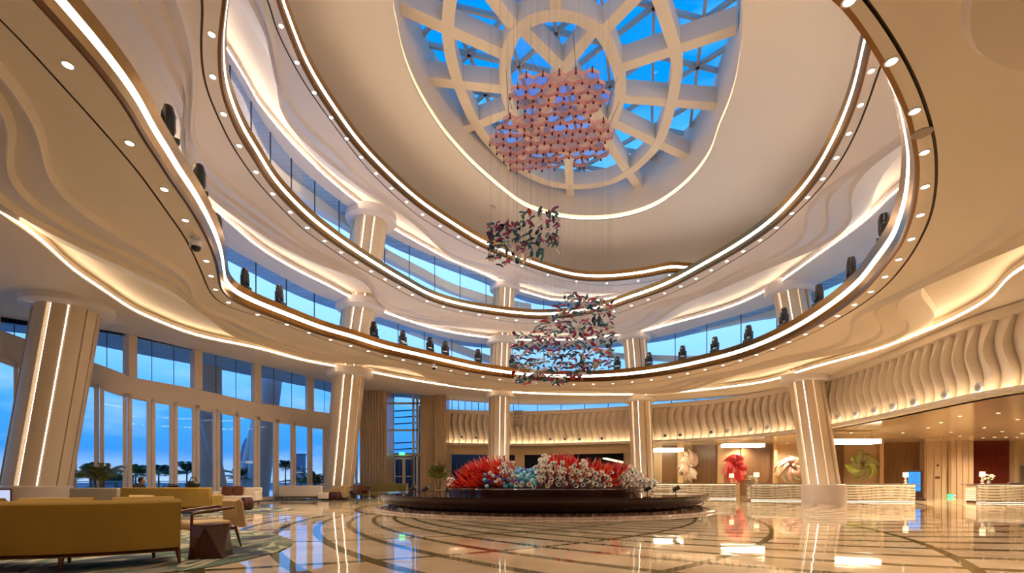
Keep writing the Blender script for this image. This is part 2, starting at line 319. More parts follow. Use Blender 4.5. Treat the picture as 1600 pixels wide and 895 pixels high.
ringbeam([(704,0),(700,40),(702,75),(709,108),(723,150),(740,188),(760,218),(785,245),(812,265),(840,280),(863,288),(895,292),(930,290),(960,282),(985,268),(1008,249),(1025,229),(1037,205),(1046,175),(1054,140),(1058,105),(1054,75),(1046,50),(1038,25),(1030,0),(1012,-40),(985,-75),(940,-105),(870,-118),(800,-108),(745,-82),(715,-40)])
zj_ = 0.0
for a, b in (((795,90),(620,12)),((787,141),(650,126)),((798,176),(703,213)),((838,225),(775,283)),((887,232),(893,338)),((905,160),(1014,318)),((955,192),(1085,253)),((968,156),(1130,169)),((966,110),(1150,49)),((938,57),(1075,-85)),((868,22),(866,-165)),((803,45),(690,-100)),
             ((815,48),(880,112)),((927,52),(880,112)),((880,108),(835,222)),((880,108),(950,203))):
    A_, B_ = at_h(*a), at_h(*b); zj = 0.41+zj_; zj_ += 0.004; z = Vector((0, 0, zj)); m = MB(); m.bar(A_+z, B_+z, 0.5, 0.79, PLASTER); m.build('radial_beam', cage)
# skylight glass and steel grid
sk = empty('window_1', kind='structure', label='round blue skylight with steel grid', cat='window')
m = MB(); cxy = (2.0, 21.6)
m.add([(*pt(OC, k, 0.6), EYE+20.35) for k in range(0, NA, 4)], [tuple(range(NA//4))], SKYG); m.build('skylight_pane', sk)
m = MB(); rmax = 9.3
def inside(x, y): return math.hypot(x-AX, y-AY) < at(OC, math.atan2(y-AY, x-AX))+0.2
for ang in (0.25, 0.25+PI/3, 0.25+2*PI/3):
    d = Vector((math.cos(ang), math.sin(ang))); nn = Vector((-d.y, d.x))
    for o_ in range(-5, 6):
        c = Vector(cxy)+nn*o_*2.1; t = -12.0; seg = []
        while t < 12:
            q = c+d*t
            if inside(*q): seg.append(q)
            t += 0.1
        if len(seg) > 8: m.bar((*seg[0], EYE+20.2), (*seg[-1], EYE+20.2), 0.13, 0.22, STEEL)
m.build('skylight_frame', sk)

# ------------------------------------------------------------------ floor
def floor_mat():
    m = bpy.data.materials.new('floor_marble'); m.use_nodes = True; t = m.node_tree; b = t.nodes['Principled BSDF']; L = t.links.new
    g = N(t, 'ShaderNodeNewGeometry'); s = N(t, 'ShaderNodeSeparateXYZ'); L(g.outputs['Position'], s.inputs[0])
    def M_(op, a, b_=None, c=None):
        n = N(t, 'ShaderNodeMath', op=op)
        for i, v in enumerate((a, b_, c)):
            if v is None: continue
            if isinstance(v, (int, float)): n.inputs[i].default_value = v
            else: L(v, n.inputs[i])
        return n.outputs[0]
    x = M_('SUBTRACT', s.outputs[0], 1.35); y = M_('SUBTRACT', 21.8, s.outputs[1])
    th = M_('ARCTAN2', x, y); r = M_('SQRT', M_('ADD', M_('MULTIPLY', x, x), M_('MULTIPLY', y, y))); ln = M_('LOGARITHM', M_('MAXIMUM', r, 0.1), math.e)
    def spiral(sign, arms, width, phase):
        p = 2*PI*0.77/arms; v = M_('MULTIPLY_ADD', th, sign*0.77, ln); v = M_('SUBTRACT', v, phase)
        fr = M_('FRACT', M_('ADD', M_('DIVIDE', v, p), 50.5)); return M_('LESS_THAN', M_('ABSOLUTE', M_('SUBTRACT', fr, 0.5)), width/2)
    s1 = spiral(-1, 55, 0.20, 2.80); s2 = spiral(1, 20, 0.055, 2.29)
    far = M_('GREATER_THAN', r, 7.7)
    ringl = M_('LESS_THAN', M_('ABSOLUTE', M_('SUBTRACT', r, 8.0)), 0.09)
    mask = M_('MAXIMUM', M_('MULTIPLY', M_('MAXIMUM', s1, s2), far), ringl)
    n1 = N(t, 'ShaderNodeTexNoise'); n1.inputs['Scale'].default_value = 0.8; n1.inputs['Detail'].default_value = 8; L(g.outputs['Position'], n1.inputs['Vector'])
    c1 = N(t, 'ShaderNodeValToRGB'); c1.color_ramp.elements[0].color = (0.50, 0.36, 0.22, 1); c1.color_ramp.elements[1].color = (0.66, 0.52, 0.36, 1)
    c1.color_ramp.elements[0].position = 0.35; c1.color_ramp.elements[1].position = 0.65; L(n1.outputs[0], c1.inputs[0])
    c2 = N(t, 'ShaderNodeMixRGB'); L(mask, c2.inputs[0]); L(c1.outputs[0], c2.inputs[1]); c2.inputs[2].default_value = (0.10, 0.085, 0.035, 1); L(c2.outputs[0], b.inputs['Base Color'])
    b.inputs['Roughness'].default_value = 0.035; b.inputs['IOR'].default_value = 1.75
    n2 = N(t, 'ShaderNodeTexNoise'); n2.inputs['Scale'].default_value = 1.6; n2.inputs['Detail'].default_value = 1; L(g.outputs['Position'], n2.inputs['Vector'])
    bp = N(t, 'ShaderNodeBump'); bp.inputs['Strength'].default_value = 0.25; bp.inputs['Distance'].default_value = 0.012; L(n2.outputs[0], bp.inputs['Height']); L(bp.outputs[0], b.inputs['Normal'])
    return m
m = MB(); FM = floor_mat()
fl = [pt(W1, k, 0.6) for k in range(0, NA)]
m.box((9, 22, -0.15), (72, 64, 0.3), FM); struct(m.build('floor'), 'glossy cream marble floor with dark spiral inlay', 'floor')

# ------------------------------------------------------------------ left glass wall (ground floor)
def sub(r, off): return [q+off for q in r]
TT = [(0,462),(60,478),(170,508),(210,519),(300,545),(396,561),(490,578),(520,582),(560,588)]      # transom head
TB = [(0,515),(47,532),(160,571),(210,590),(300,606),(396,628),(490,642),(520,646),(560,651)]      # transom sill
DT = [(0,558),(35,571),(163,603),(210,618),(300,632),(396,650),(490,664),(520,668),(560,673)]      # door head
def lerp(T, x):
    for (a, b), (c, d) in zip(T, T[1:]):
        if a <= x <= c: return b+(d-b)*(x-a)/(c-a)
    return T[0][1]+(x-T[0][0])*(T[1][1]-T[0][1])/(T[1][0]-T[0][0]) if x < T[0][0] else T[-1][1]
wl = empty('wall_left', kind='structure', label='curved beige window wall on the left side', cat='wall')
xs = list(range(-40, 561, 12)); 
def strip(m, xs, f0, f1, off, mm):
    m.grid([[W(x, f0(x), W1, off) for x in xs], [W(x, f1(x), W1, off) for x in xs]], mm)
def zat(T, x): return W(x, lerp(T, x), W1)
m = MB()
rows = [[], [], [], []]
for x in xs:
    a = W(x, lerp(TB, x), W1); b = W(x, lerp(DT, x), W1); n = Vector((a.x-AX, a.y-AY, 0)).normalized()*0.35
    for r, q in zip(rows, (a, b, b+n, a+n)): r.append(q)
m.grid(rows+[rows[0]], FRAME); m.build('spandrel_band', wl, smooth=True, angle=40)
m = MB(); rows = [[], [], [], []]
for x in xs:
    a = W(x, lerp(TT, x), W1); b = a.copy(); b.z = zp(H1, a.x, 0.3); n = Vector((a.x-AX, a.y-AY, 0)).normalized()*0.35
    for r, q in zip(rows, (a, b, b+n, a+n)): r.append(q)
m.grid(rows+[rows[0]], FRAME); m.build('head_band', wl, smooth=True, angle=40)
def post(m, x, y0T, y1T, wd, dp, mm, off=0.1, z0=None, z1=None):
    a = W(x, 700, W1); n = Vector((a.x-AX, a.y-AY, 0)).normalized(); th = math.atan2(n.y, n.x)
    za = lerp_z(y0T, x) if z0 is None else z0; zb = lerp_z(y1T, x) if z1 is None else z1
    c = a+n*off; m.box((c.x, c.y, (za+zb)/2), (dp, wd, zb-za), mm, th)
def lerp_z(T, x): return W(x, lerp(T, x), W1).z
for x in (-10, 100, 206, 309, 402, 485, 555):
    m = MB(); post(m, x, TB, TT, 0.42, 0.35, FRAME); m.build('transom_post', wl)
nwin = 2
tx = [-10, 100, 206, 309, 402, 485, 555]
for a, b in zip(tx, tx[1:]):
    w_ = empty('window_%d' % nwin, kind='structure', label='blue transom window', cat='window'); nwin += 1
    m = MB(); q = [a+(b-a)*i/4 for i in range(5)]
    m.grid([[W(x, lerp(TB, x), W1, 0.15) for x in q], [W(x, lerp(TT, x), W1, 0.15) for x in q]], GLASS); m.build('pane', w_)
    m = MB()
    for i in (1, 2): post(m, a+(b-a)*i/3, TB, TT, 0.025, 0.02, DARKF, 0.13)
    m.build('glazing_joint', w_)
dx_ = [-12, 30, 72, 112, 155, 199, 236, 271, 306, 338, 370, 401, 431, 458, 484, 508, 534, 558]
for i, (a, b) in enumerate(zip(dx_, dx_[1:])):
    if 30 <= a < 112: pass
    d = empty('door_%d' % (i+1), kind='structure', label='tall beige folding glass door leaf', cat='door')
    m = MB()
    for x, s in ((a, 1), (b, -1)):
        p0 = W(a, 700, W1); p1 = W(b, 700, W1); t = (p1-p0); t.z = 0; L_ = t.length; t.normalize(); n = Vector((-t.y, t.x, 0))
    z0 = 0.02; z1 = min(lerp_z(DT, a), lerp_z(DT, b))-0.02; z1a, z1b = lerp_z(DT, a), lerp_z(DT, b)
    e = 0.02; fw = 0.15; ang = math.atan2(t.y, t.x)
    A_ = Vector((p0.x, p0.y, 0))+t*e; B_ = Vector((p1.x, p1.y, 0))-t*e
    for q, zt in ((A_+t*fw/2, z1a), (B_-t*fw/2, z1b)): m.box((q.x, q.y, (z0+zt)/2), (fw, 0.12, zt-z0), FRAME, ang)
    for za, zb in ((z0+0.1, z0+0.1),): m.bar(A_+Vector((0, 0, za)), B_+Vector((0, 0, zb)), 0.12, 0.2, FRAME)
    m.bar(A_+Vector((0, 0, z1a-0.1)), B_+Vector((0, 0, z1b-0.1)), 0.12, 0.2, FRAME)
    m.build('door_frame', d)
    m = MB(); C_, D_ = A_+t*fw, B_-t*fw
    m.add([C_+Vector((0, 0, .2)), D_+Vector((0, 0, .2)), D_+Vector((0, 0, z1b-.2)), C_+Vector((0, 0, z1a-.2))], [(0, 1, 2, 3)], GLASS); m.build('pane', d)

# ------------------------------------------------------------------ upper glass walls
def glass_ring(name, Wr, Hl, Hu, lowoff, label, kk, step=5, span=None):
    o = empty(name, kind='structure', label=label, cat='window'); 
    lo = [(*pt(Wr, k, -0.03), zp(Hl, pt(Wr, k)[0], lowoff)) for k in kk]; hi = [(*pt(Wr, k, -0.03), zp(Hu, pt(Wr, k)[0], 0.05)) for k in kk]
    m = MB(); m.grid([lo, hi], GLASS); m.build('pane', o)
    m = MB()
    for i in range(0, len(kk), step): m.bar(lo[i], hi[i], 0.04, 0.04, DARKF)
    m.build('mullion', o); return o
allk = list(range(NA)); 
def krange(a0, a1): return [k for k in range(NA) if a0 <= -180+k*360/NA <= a1]
kback = [k % NA for k in range(int((180-60)/360*NA+0), int((180-60)/360*NA)+1)]
def kspan(d0, d1):          # degrees, may pass 180
    return [int(round((d+180)/360*NA)) % NA for d in range(int(d0), int(d1)+1)]
glass_ring('window_20', W2, H1, H2, 0.62, 'curved blue window band of the middle level', kspan(-25, 205), 8)
glass_ring('window_21', W3, H2, H3, 0.55, 'curved blue window band of the upper level', kspan(-25, 205), 8)
for nm, Wr, Hl, Hu, lo in (('wall_back_2', W2, H1, H2, 0.0), ('wall_back_3', W3, H2, H3, 0.0)):
    m = MB(); kk = kspan(205, 335); m.grid([[(*pt(Wr, k), zp(Hl, pt(Wr, k)[0], lo)) for k in kk], [(*pt(Wr, k), zp(Hu, pt(Wr, k)[0], 0.1)) for k in kk]], PLASTERW); struct(m.build(nm), 'plain curved wall behind the viewer', 'wall')
# outdoor eaves seen through the glass
def eave(name, Wr, H, d0, d1, width, label):
    kk = kspan(d0, d1); m = MB(); a = [(*pt(Wr, k, 0.0), zp(H, pt(Wr, k)[0], 0.02)) for k in kk]; b = [(*pt(Wr, k, width), zp(H, pt(Wr, k)[0], 0.02)) for k in kk]
    c = [(x, y, z+0.4) for x, y, z in b]; e = [(x, y, z+0.4) for x, y, z in a]; m.grid([a, b, c, e], SOFFB); struct(m.build(name), label, 'roof')
eave('roof_eave_ground', W1, (6.75, -0.0), 110, 200, 3.4, 'blue-grey slatted outdoor eave beyond the transoms')
eave('roof_eave_middle', W2, H2, -25, 205, 1.1, 'blue outdoor eave beyond the middle windows')
eave('roof_eave_upper', W3, H3, -25, 205, 1.0, 'blue outdoor eave beyond the upper windows')
def outbeam(name, px, Wr, off, h, label):
    c = [W(x, y, Wr, off) for x, y in px]; c = catmull(c, False, 6); m = MB(); rows = [[], [], [], []]
    for i, p in enumerate(c):
        n = Vector((p.x-AX, p.y-AY, 0)).normalized()*0.5
        for r, q in zip(rows, (p-Vector((0, 0, h/2)), p+Vector((0, 0, h/2)), p+n+Vector((0, 0, h/2)), p+n-Vector((0, 0, h/2)))): r.append(q)
    m.grid(rows+[rows[0]], WHITEB); struct(m.build(name, smooth=True, angle=40), label, 'beam')
outbeam('beam_outdoor_upper', [(395,222),(420,255),(500,318),(560,357),(600,393),(650,420),(700,446),(740,460),(775,470),(830,480)], W3, 0.8, 0.55, 'white curved outdoor beam behind the upper windows')
outbeam('beam_outdoor_middle', [(590,496),(612,502),(660,520),(700,537),(740,552),(775,563),(830,575)], W2, 0.8, 0.5, 'white sloping outdoor beam left of the middle column')
outbeam('beam_outdoor_right', [(1030,522),(1063,516),(1120,503),(1170,492),(1215,484),(1270,462)], W2, 0.8, 0.6, 'white outdoor beam behind the right middle windows')
outbeam('beam_outdoor_low', [(940,552),(980,556),(1020,558),(1080,560),(1120,556)], W2, 0.8, 0.35, 'low white outdoor rail behind the moving lights')

# ------------------------------------------------------------------ columns
COLM = mat('column_panel', (0.72, 0.58, 0.42), 0.45, noise=0.06, nscale=30, bump=0.25, bscale=60)
COLG = glow('column_led', WARMW, 5.0)
def column(axis, R, label, rot=0.0, name='column', leds=(0, 3, 6, 9), caps=True):
    o = empty(name, axis[0], kind='structure', label=label, cat='column')
    org = Vector(axis[0])
    npan = 11; rad = [R*(1.0 if i % 2 else 0.92) for i in range(npan)]
    for i in range(npan):
        a0 = rot+2*PI*i/npan+0.05; a1 = rot+2*PI*(i+1)/npan-0.05; m = MB(); rows = []
        for p in axis:
            p = Vector(p)-org; r = []
            for j in range(6):
                a = a0+(a1-a0)*j/5; q = rad[i]; r.append(p+Vector((q*math.cos(a), q*math.sin(a), 0)))
            r.append(p+Vector((0.72*R*math.cos(a1), 0.72*R*math.sin(a1), 0))); r.append(p+Vector((0.72*R*math.cos(a0), 0.72*R*math.sin(a0), 0)))
            rows.append(r)
        m.grid(rows, COLM, True); m.build('shaft_panel', o, smooth=True, angle=35)
    for i in range(npan):
        a = rot+2*PI*i/npan; m = MB(); mm = COLG if i in leds else DARKB; wdt = 0.020; q = 0.86*R
        rows = [[Vector(p)-org+Vector((q*math.cos(a+s), q*math.sin(a+s), 0)) for s in (-wdt, wdt)] for p in axis]
        m.grid(rows, mm); m.build('led_strip' if i in leds else 'dark_joint', o)
    m = MB(); m.lathe([(R*1.16, 0), (R*1.14, 0.95), (R*1.06, 1.0), (0.8*R, 1.0)], (0, 0, 0), mat('column_shoe', (0.60, 0.50, 0.42), 0.3, noise=0.05), 36); m.build('column_shoe', o, smooth=True)
    for p, dz in zip(axis[1:], (0.02, 0.02, 0.02)):
        q = Vector(p)-org; m = MB(); m.lathe([(0.7*R, -0.30), (R*1.30, -0.30), (R*1.38, -0.24), (R*1.38, 0.14)], q, PLASTERW, 36); m.build('column_collar', o, smooth=True)
    return o
def PP(x, H, y): return P(x, y, *H)
def fl_(x, Y): return Vector(((x-800)/750*Y, Y, 0))
column([fl_(50, 18.0), PP(108, H1, 474)], 1.02, 'large leaning cream column at far left behind the mustard sofa', 0.35, leds=(7, 8, 9))
column([fl_(528, 31.6), PP(547, H1, 582), PP(563, H2, 478), PP(580, H3, 340)], 0.98, 'leaning cream column between the glass doors and stone pillar', 0.1, leds=(9, 10, 8))
column([fl_(779, 34.0), PP(781, H1, 616), PP(784, H2, 533), PP(789, H3, 449)], 0.80, 'upright cream column behind the left half of the glass sculpture', 0.2, leds=(8, 9, 0))
column([fl_(1006, 34.5), PP(999, H1, 622), PP(991, H2, 526)], 0.82, 'leaning cream column behind the right end of the sculpture', 0.3, leds=(6, 7, 9))
column([fl_(1287, 24.6), PP(1258, H1, 590), PP(1234, H2, 450)], 0.86, 'leaning cream column between the reception counters', 0.0, leds=(6, 7, 8))

# ------------------------------------------------------------------ back left: stone pillars and tall entrance
STONE = mat('striped_marble', (0.52, 0.36, 0.21), 0.28, noise=0.25, nscale=4, stretch=(6, 6, 0.15))
def pillar(x0, x1, Y, top, depth, name, label, flutes=0):
    a, b = fl_(x0, Y), fl_(x1, Y); m = MB(); c = (a+b)/2; wd = b.x-a.x
    m.box((c.x, Y+depth/2, top/2), (wd, depth, top), STONE)
    for i in range(flutes):
        m.box((a.x+(i+0.5)*wd/flutes, Y-0.03, top/2), (wd/flutes*0.62, 0.1, top), STONE)
    return struct(m.build(name, bevel=0.02), label, 'wall')
pillar(562, 604, 35.0, 8.2, 2.0, 'wall_stone_left', 'striped beige marble pillar left of the glass entrance', 9)
pillar(656, 679, 36.6, 7.6, 2.0, 'wall_stone_middle', 'smooth marble pillar right of the glass entrance')
pillar(679, 697, 36.0, 7.6, 2.0, 'wall_stone_right', 'fluted marble pier beside the entrance', 4)
ent = empty('window_22', kind='structure', label='tall glass entrance with double doors', cat='window'); m = MB(); WF = mat('white_frame', (0.72, 0.66, 0.58), 0.4)
YE = 37.2
def hbar(y, x0=604, x1=656, t=0.14): a, b = PY(x0, y, YE), PY(x1, y, YE); m.bar(a, b, 0.14, t, WF)
def vbar(x, y0, y1, t=0.16): m.bar(PY(x, y0, YE), PY(x, y1, YE), t, 0.14, WF, up=(0, 1, 0))
for y in (630, 672, 711): hbar(y)
for x in (607, 614, 646, 652): vbar(x, 598, 774)
m.build('entrance_frame', ent)
for x0, x1 in ((616, 630), (632, 645)):
    m = MB()
    for x in (x0, x1): vbar(x, 715, 774, 0.12)
    hbar(716, x0, x1); hbar(772, x0, x1, 0.3); hbar(744, x0, x1, 0.06); m.build('door_leaf', ent)
m = MB(); m.add([PY(604, 598, YE+.05), PY(656, 598, YE+.05), PY(656, 774, YE+.05), PY(604, 774, YE+.05)], [(0, 1, 2, 3)], GLASS); m.build('pane', ent)
lv = empty('outdoor_louvre', (0, 0, 0), 0, 'dark horizontal outdoor louvre screen behind the tall entrance', 'louvre', None, 'structure')
for y in (640, 650, 660, 690, 700): m = MB(); m.bar(PY(604, y+3, 44), PY(656, y, 44), 0.1, 0.1, DARKF); m.build('louvre_slat', lv)
for x in (604, 656): m = MB(); a = fl_(x, 44); m.box((a.x, a.y, 4), (0.16, 0.16, 8), DARKF); m.build('louvre_post', lv)

# ------------------------------------------------------------------ relief balcony wall
RELIEF = PLASTER
def wall_pts(x0, x1, n):
    return [W(x0+(x1-x0)*i/n, 700, W1) for i in range(n+1)]
HBt, HTp = 4.0, 6.5
def relief(x0, x1, npan, name, label):
    o = empty(name, kind='structure', label=label, cat='wall')
    dense = wall_pts(x0, x1, 160); L_ = [0]
    for a, b in zip(dense, dense[1:]): L_.append(L_[-1]+math.hypot(b.x-a.x, b.y-a.y))
    tot = L_[-1]
    def where(s):
        s = min(max(s, 0), tot); j = 0
        while j < len(L_)-2 and L_[j+1] < s: j += 1
        t = (s-L_[j])/max(1e-6, L_[j+1]-L_[j]); a, b = dense[j], dense[j+1]; p = a.lerp(b, t); d = (b-a); d.z = 0; d.normalize()
        n = Vector((d.y, -d.x, 0)); 
        if n.dot(Vector((AX-p.x, AY-p.y, 0))) < 0: n = -n
        return p, n
    m = MB(); wd = tot/npan; nz_ = 14
    rows = []
    for iz in range(nz_+1):
        v = iz/nz_; z = HBt+0.12+v*(HTp-HBt-0.12); row = []
        for k in range(npan):
            sw0 = 0.20*math.sin(2*PI*v+0.3)*wd; amp = 0.16+0.26*math.sin(PI*v)**2
            for j in range(7):
                t = (0.0, 0.045, 0.07, 0.32, 0.62, 0.86, 0.985)[j]; s = (k+t)*wd+sw0
                dep = -0.16 if j < 2 else 0.04+amp*(1-t)+0.05*math.sin(PI*t)
                if x0 >= 1010: s = (k+1-(0.0, 0.045, 0.07, 0.32, 0.62, 0.86, 0.985)[6-j])*wd+sw0; t = (0.0, 0.045, 0.07, 0.32, 0.62, 0.86, 0.985)[6-j]; dep = -0.16 if 6-j < 2 else 0.04+amp*(1-t)+0.05*math.sin(PI*t)
                p, n = where(s); row.append((p.x+n.x*dep, p.y+n.y*dep, z))
        rows.append(row)
    m.grid(rows, RELIEF)
    m.build('relief_blade', o, smooth=True, angle=22)
    m = MB(); pr_ = [(-0.3, HBt-0.02), (0.42, HBt-0.02), (0.48, HBt+0.05), (0.42, HBt+0.16), (0.38, HBt+0.16), (0.38, HBt+0.06), (-0.02, HBt+0.06), (-0.02, HTp), (0.32, HTp), (0.32, HTp+0.3), (-0.3, HTp+0.3)]
    rows = []
    for d_, z in pr_:
        row = []
        for i in range(0, 161, 4): p, n = where(L_[i]); row.append((p.x+n.x*d_, p.y+n.y*d_, z))
        rows.append(row)
    m.grid(rows, PLASTER); m.build('balcony_ledge', o, smooth=True, angle=30)
    m = MB(); rows = []
    for d_ in (0.30, 0.36):
        row = []
        for i in range(0, 161, 4): p, n = where(L_[i]); row.append((p.x+n.x*d_, p.y+n.y*d_, HBt+0.09))
        rows.append(row)
    m.grid(rows, glow('ledge_led', WARM, 16.0)); m.build('ledge_led', o)
    # glazing band above the balcony, up to the ring ceiling
    g = empty('window_%d' % (23+len([q for q in bpy.data.objects if q.name.startswith('window_2')])), kind='structure', label='thin blue window band above the balcony', cat='window')
    m = MB(); mm = MB(); lo, hi = [], []
    for i in range(0, 161, 8):
        p, n = where(L_[i]); lo.append((p.x-n.x*.25, p.y-n.y*.25, HTp+0.28)); hi.append((p.x-n.x*.25, p.y-n.y*.25, zp(H1, p.x, 0.05)))
        
        if i % 24 == 0: mm.bar(lo[-1], hi[-1], 0.05, 0.05, DARKF)
    mm.bar(lo[0], lo[-1], 0.01, 0.01, DARKF) if False else None
    m.grid([lo, hi], GLASS); m.build('pane', g); mm.build('mullion', g)
    return where, tot
relief(697, 765, 7, 'wall_balcony_left', 'short cream wavy balcony wall beside the stone pier')
relief(766, 1010, 24, 'wall_balcony_centre', 'long cream wavy balcony wall behind the sculpture')
relief(1010, 1262, 21, 'wall_balcony_middle', 'cream wavy balcony wall above the first counters')
relief(1262, 1900, 29, 'wall_balcony_right', 'large cream wavy balcony wall at the right edge')
# ------------------------------------------------------------------ lights in the ring ceilings
TRIM = mat('white_trim', (0.8, 0.75, 0.68), 0.4); LENS = glow('downlight_lens', (1.0, 0.88, 0.68), 14.0)
def spot(loc, power, parent, size=120, col=(1.0, 0.81, 0.58)):
    l = bpy.data.lights.new('downlight_lamp', 'SPOT'); l.energy = power; l.color = col; l.spot_size = math.radians(size); l.spot_blend = 1.0; l.shadow_soft_size = 0.09
    o = bpy.data.objects.new('downlight_lamp', l); COL.objects.link(o); o.parent = parent; o.location = (0, 0, -0.03); return o
def make_downlight(r=0.07):
    o = empty('downlight', (0, 0, 0)); m = MB(); m.lathe([(r, 0.0), (r*1.35, 0.0), (r*1.35, -0.012), (r, -0.016), (r, 0.0)], (0, 0, 0), TRIM, 14); m.build('trim_ring', o)
    m = MB(); m.lathe([(0.0001, -0.008), (r, -0.008)], (0, 0, 0), LENS, 14); m.build('lens', o); return o
DL = {}
def downlights(R, G, H, n, label, group, power, every, phase=0, frac=0.5, r=0.07):
    proto = None; kids = None
    for i in range(n):
        k = i*NA/n+phase; th = -PI+2*PI*k/NA; q = at(R, th)*(1-frac)+at(G, th)*frac
        x, y = AX+q*math.cos(th), AY+q*math.sin(th); z = zp(H, x, -0.001)
        u, v = CX+F*x/y, CY-F*(z-EYE)/y
        if y < 2 or not (-10 < u < 1610 and -10 < v): continue
        if proto is None: proto = make_downlight(r); o = proto; kids = {proto.name: [c for c in bpy.data.objects if c.parent == proto]}
        else: o = copy_tree(proto, None, kids)
        o.location = (x, y, z); tag(o, label, 'downlight', group)
        if i % every == 0: spot(None, power, o)
downlights(R1, G1, H1, 60, 'small lit downlight in the flat rim of the lowest ring', 'downlights of the lowest ring', SPOT_POWER, 3)
downlights(R2, G2, H2, 56, 'small lit downlight in the flat rim of the middle ring', 'downlights of the middle ring', SPOT_POWER*0.9, 4)
downlights(R3, G3, H3, 46, 'small lit downlight in the flat rim of the highest ring', 'downlights of the highest ring', SPOT_POWER*0.8, 4)

# ------------------------------------------------------------------ moving head lights on the lowest ring
HEADM = mat('moving_head_black', (0.012, 0.009, 0.009), 0.28); LENSD = mat('moving_head_lens', (0.25, 0.22, 0.30), 0.08, 0.6)
def make_head():
    o = empty('moving_head_light')
    m = MB(); m.box((0, 0, 0.06), (0.36, 0.36, 0.12), HEADM); m.build('base', o, bevel=0.02)
    m = MB(); m.box((0, 0, 0.155), (0.40, 0.16, 0.07), HEADM); m.box((-0.185, 0, 0.32), (0.05, 0.16, 0.34), HEADM); m.box((0.185, 0, 0.32), (0.05, 0.16, 0.34), HEADM); m.build('yoke', o, bevel=0.02)
    m = MB(); m.lathe([(0.001, -0.20), (0.13, -0.20), (0.155, -0.15), (0.155, 0.18), (0.11, 0.34), (0.001, 0.36)], (0, 0, 0.45), HEADM, 18, 1.0, 0.9); h = m.build('head', o, smooth=True)
    m = MB(); m.lathe([(0.001, -0.207), (0.10, -0.207)], (0, 0, 0.45), LENSD, 16); m.build('lens', h)
    m = MB(); m.box((0, -0.142, 0.62), (0.10, 0.01, 0.035), mat('grey_badge', (0.5, 0.45, 0.5), 0.4)); m.build('badge', h)
    return o
hp = make_head(); hk = {}
for x in bpy.data.objects:
    if x.parent and (x.parent == hp or (x.parent.parent and x.parent.parent == hp)): hk.setdefault(x.parent.name, []).append(x)
top1 = 0.62
def ring_at_px(px, R, H, off, z, lo, hi):      # plan point on a ring whose picture column is px
    best = None
    for i in range(int(lo*4), int(hi*4)):
        th = math.radians(i/4); q = at(R, th)+off; x, y = AX+q*math.cos(th), AY+q*math.sin(th)
        if y < 2: continue
        d = abs(CX+F*x/y-px)
        if best is None or d < best[0]: best = (d, x, y, th)
    return best[1:]
hx = [(262, 222, 245), (312, 211, 226), (339, 197, 212), (383, 168, 194), (436, 100, 180), (486, 90, 150), (539, 90, 150), (591, 90, 140), (642, 90, 130), (695, 90, 125), (747, 85, 125), (800, 80, 110), (910, 60, 100), (964, 50, 95), (1014, 40, 90), (1066, 35, 85), (1117, 30, 80), (1170, 8, 60), (1225, -6, 30), (1279, -16, 14), (1330, -28, -2), (1381, -40, -15)]
words = ['largest, nearest the camera at upper left', 'second largest at upper left', 'third from the upper left end', 'just right of the ring corner on the left', 'second to the right of the left ring corner', 'third to the right of the left ring corner',
         'in front of the left leaning column', 'just right of the left leaning column', 'second to the right of the left leaning column', 'third to the right of the left leaning column', 'just left of the upright middle column', 'in front of the right side of the middle column',
         'partly behind the lower hanging leaves', 'just left of the right-middle column', 'just right of the right-middle column', 'second to the right of the right-middle column', 'third to the right of the right-middle column', 'fourth to the right of the right-middle column',
         'just left of the right leaning column', 'just right of the right leaning column', 'second from the right end', 'last one at the right end of the row']
for i, ((px, lo, hi), wd_) in enumerate(zip(hx, words)):
    x, y, th = ring_at_px(px, R1, H1, 0.0, 0, lo, hi)
    o = hp if i == 0 else copy_tree(hp, None, hk)
    o.location = (x, y, zp(H1, x, top1+0.01)); o.rotation_euler = (0, 0, th-PI/2); sc_ = 1.0; o.scale = (sc_, sc_, sc_)
    tag(o, 'black moving head spotlight, '+wd_, 'spotlight', 'moving head lights on the ring ledge')

# security cameras and speaker grilles under the lowest ring
for (px, py, s, lab) in ((306, 372, 0.24, 'white dome security camera under the lowest ring at left'), (678, 569, 0.2, 'small white dome security camera under the far part of the ring')):
    q = P(px, py, *H1); o = empty('security_camera', q, label=lab, cat='camera')
    m = MB(); m.lathe([(0.001, 0), (s*.5, 0), (s*.5, -s*.15), (s*.22, -s*.2), (s*.22, -s*.35), (s*.6, -s*.55), (s*.66, -s*1.0), (s*.001, -s*1.0)], (0, 0, 0), WHITEB, 20); m.build('housing', o, smooth=True)
    m = MB(); m.sphere((0, 0, -s*1.02), s*0.5, BLACK, 16, 8); m.build('lens_dome', o, smooth=True)
q = P(1441, 208, *H1); m = MB(); m.lathe([(0.001, -0.012), (0.14, -0.012), (0.155, 0)], (0, 0, 0), mat('grille', (0.40, 0.33, 0.26), 0.7), 24)
o = m.build('ceiling_speaker'); o.location = q; tag(o, 'round beige speaker grille in the ring rim at upper right', 'speaker')

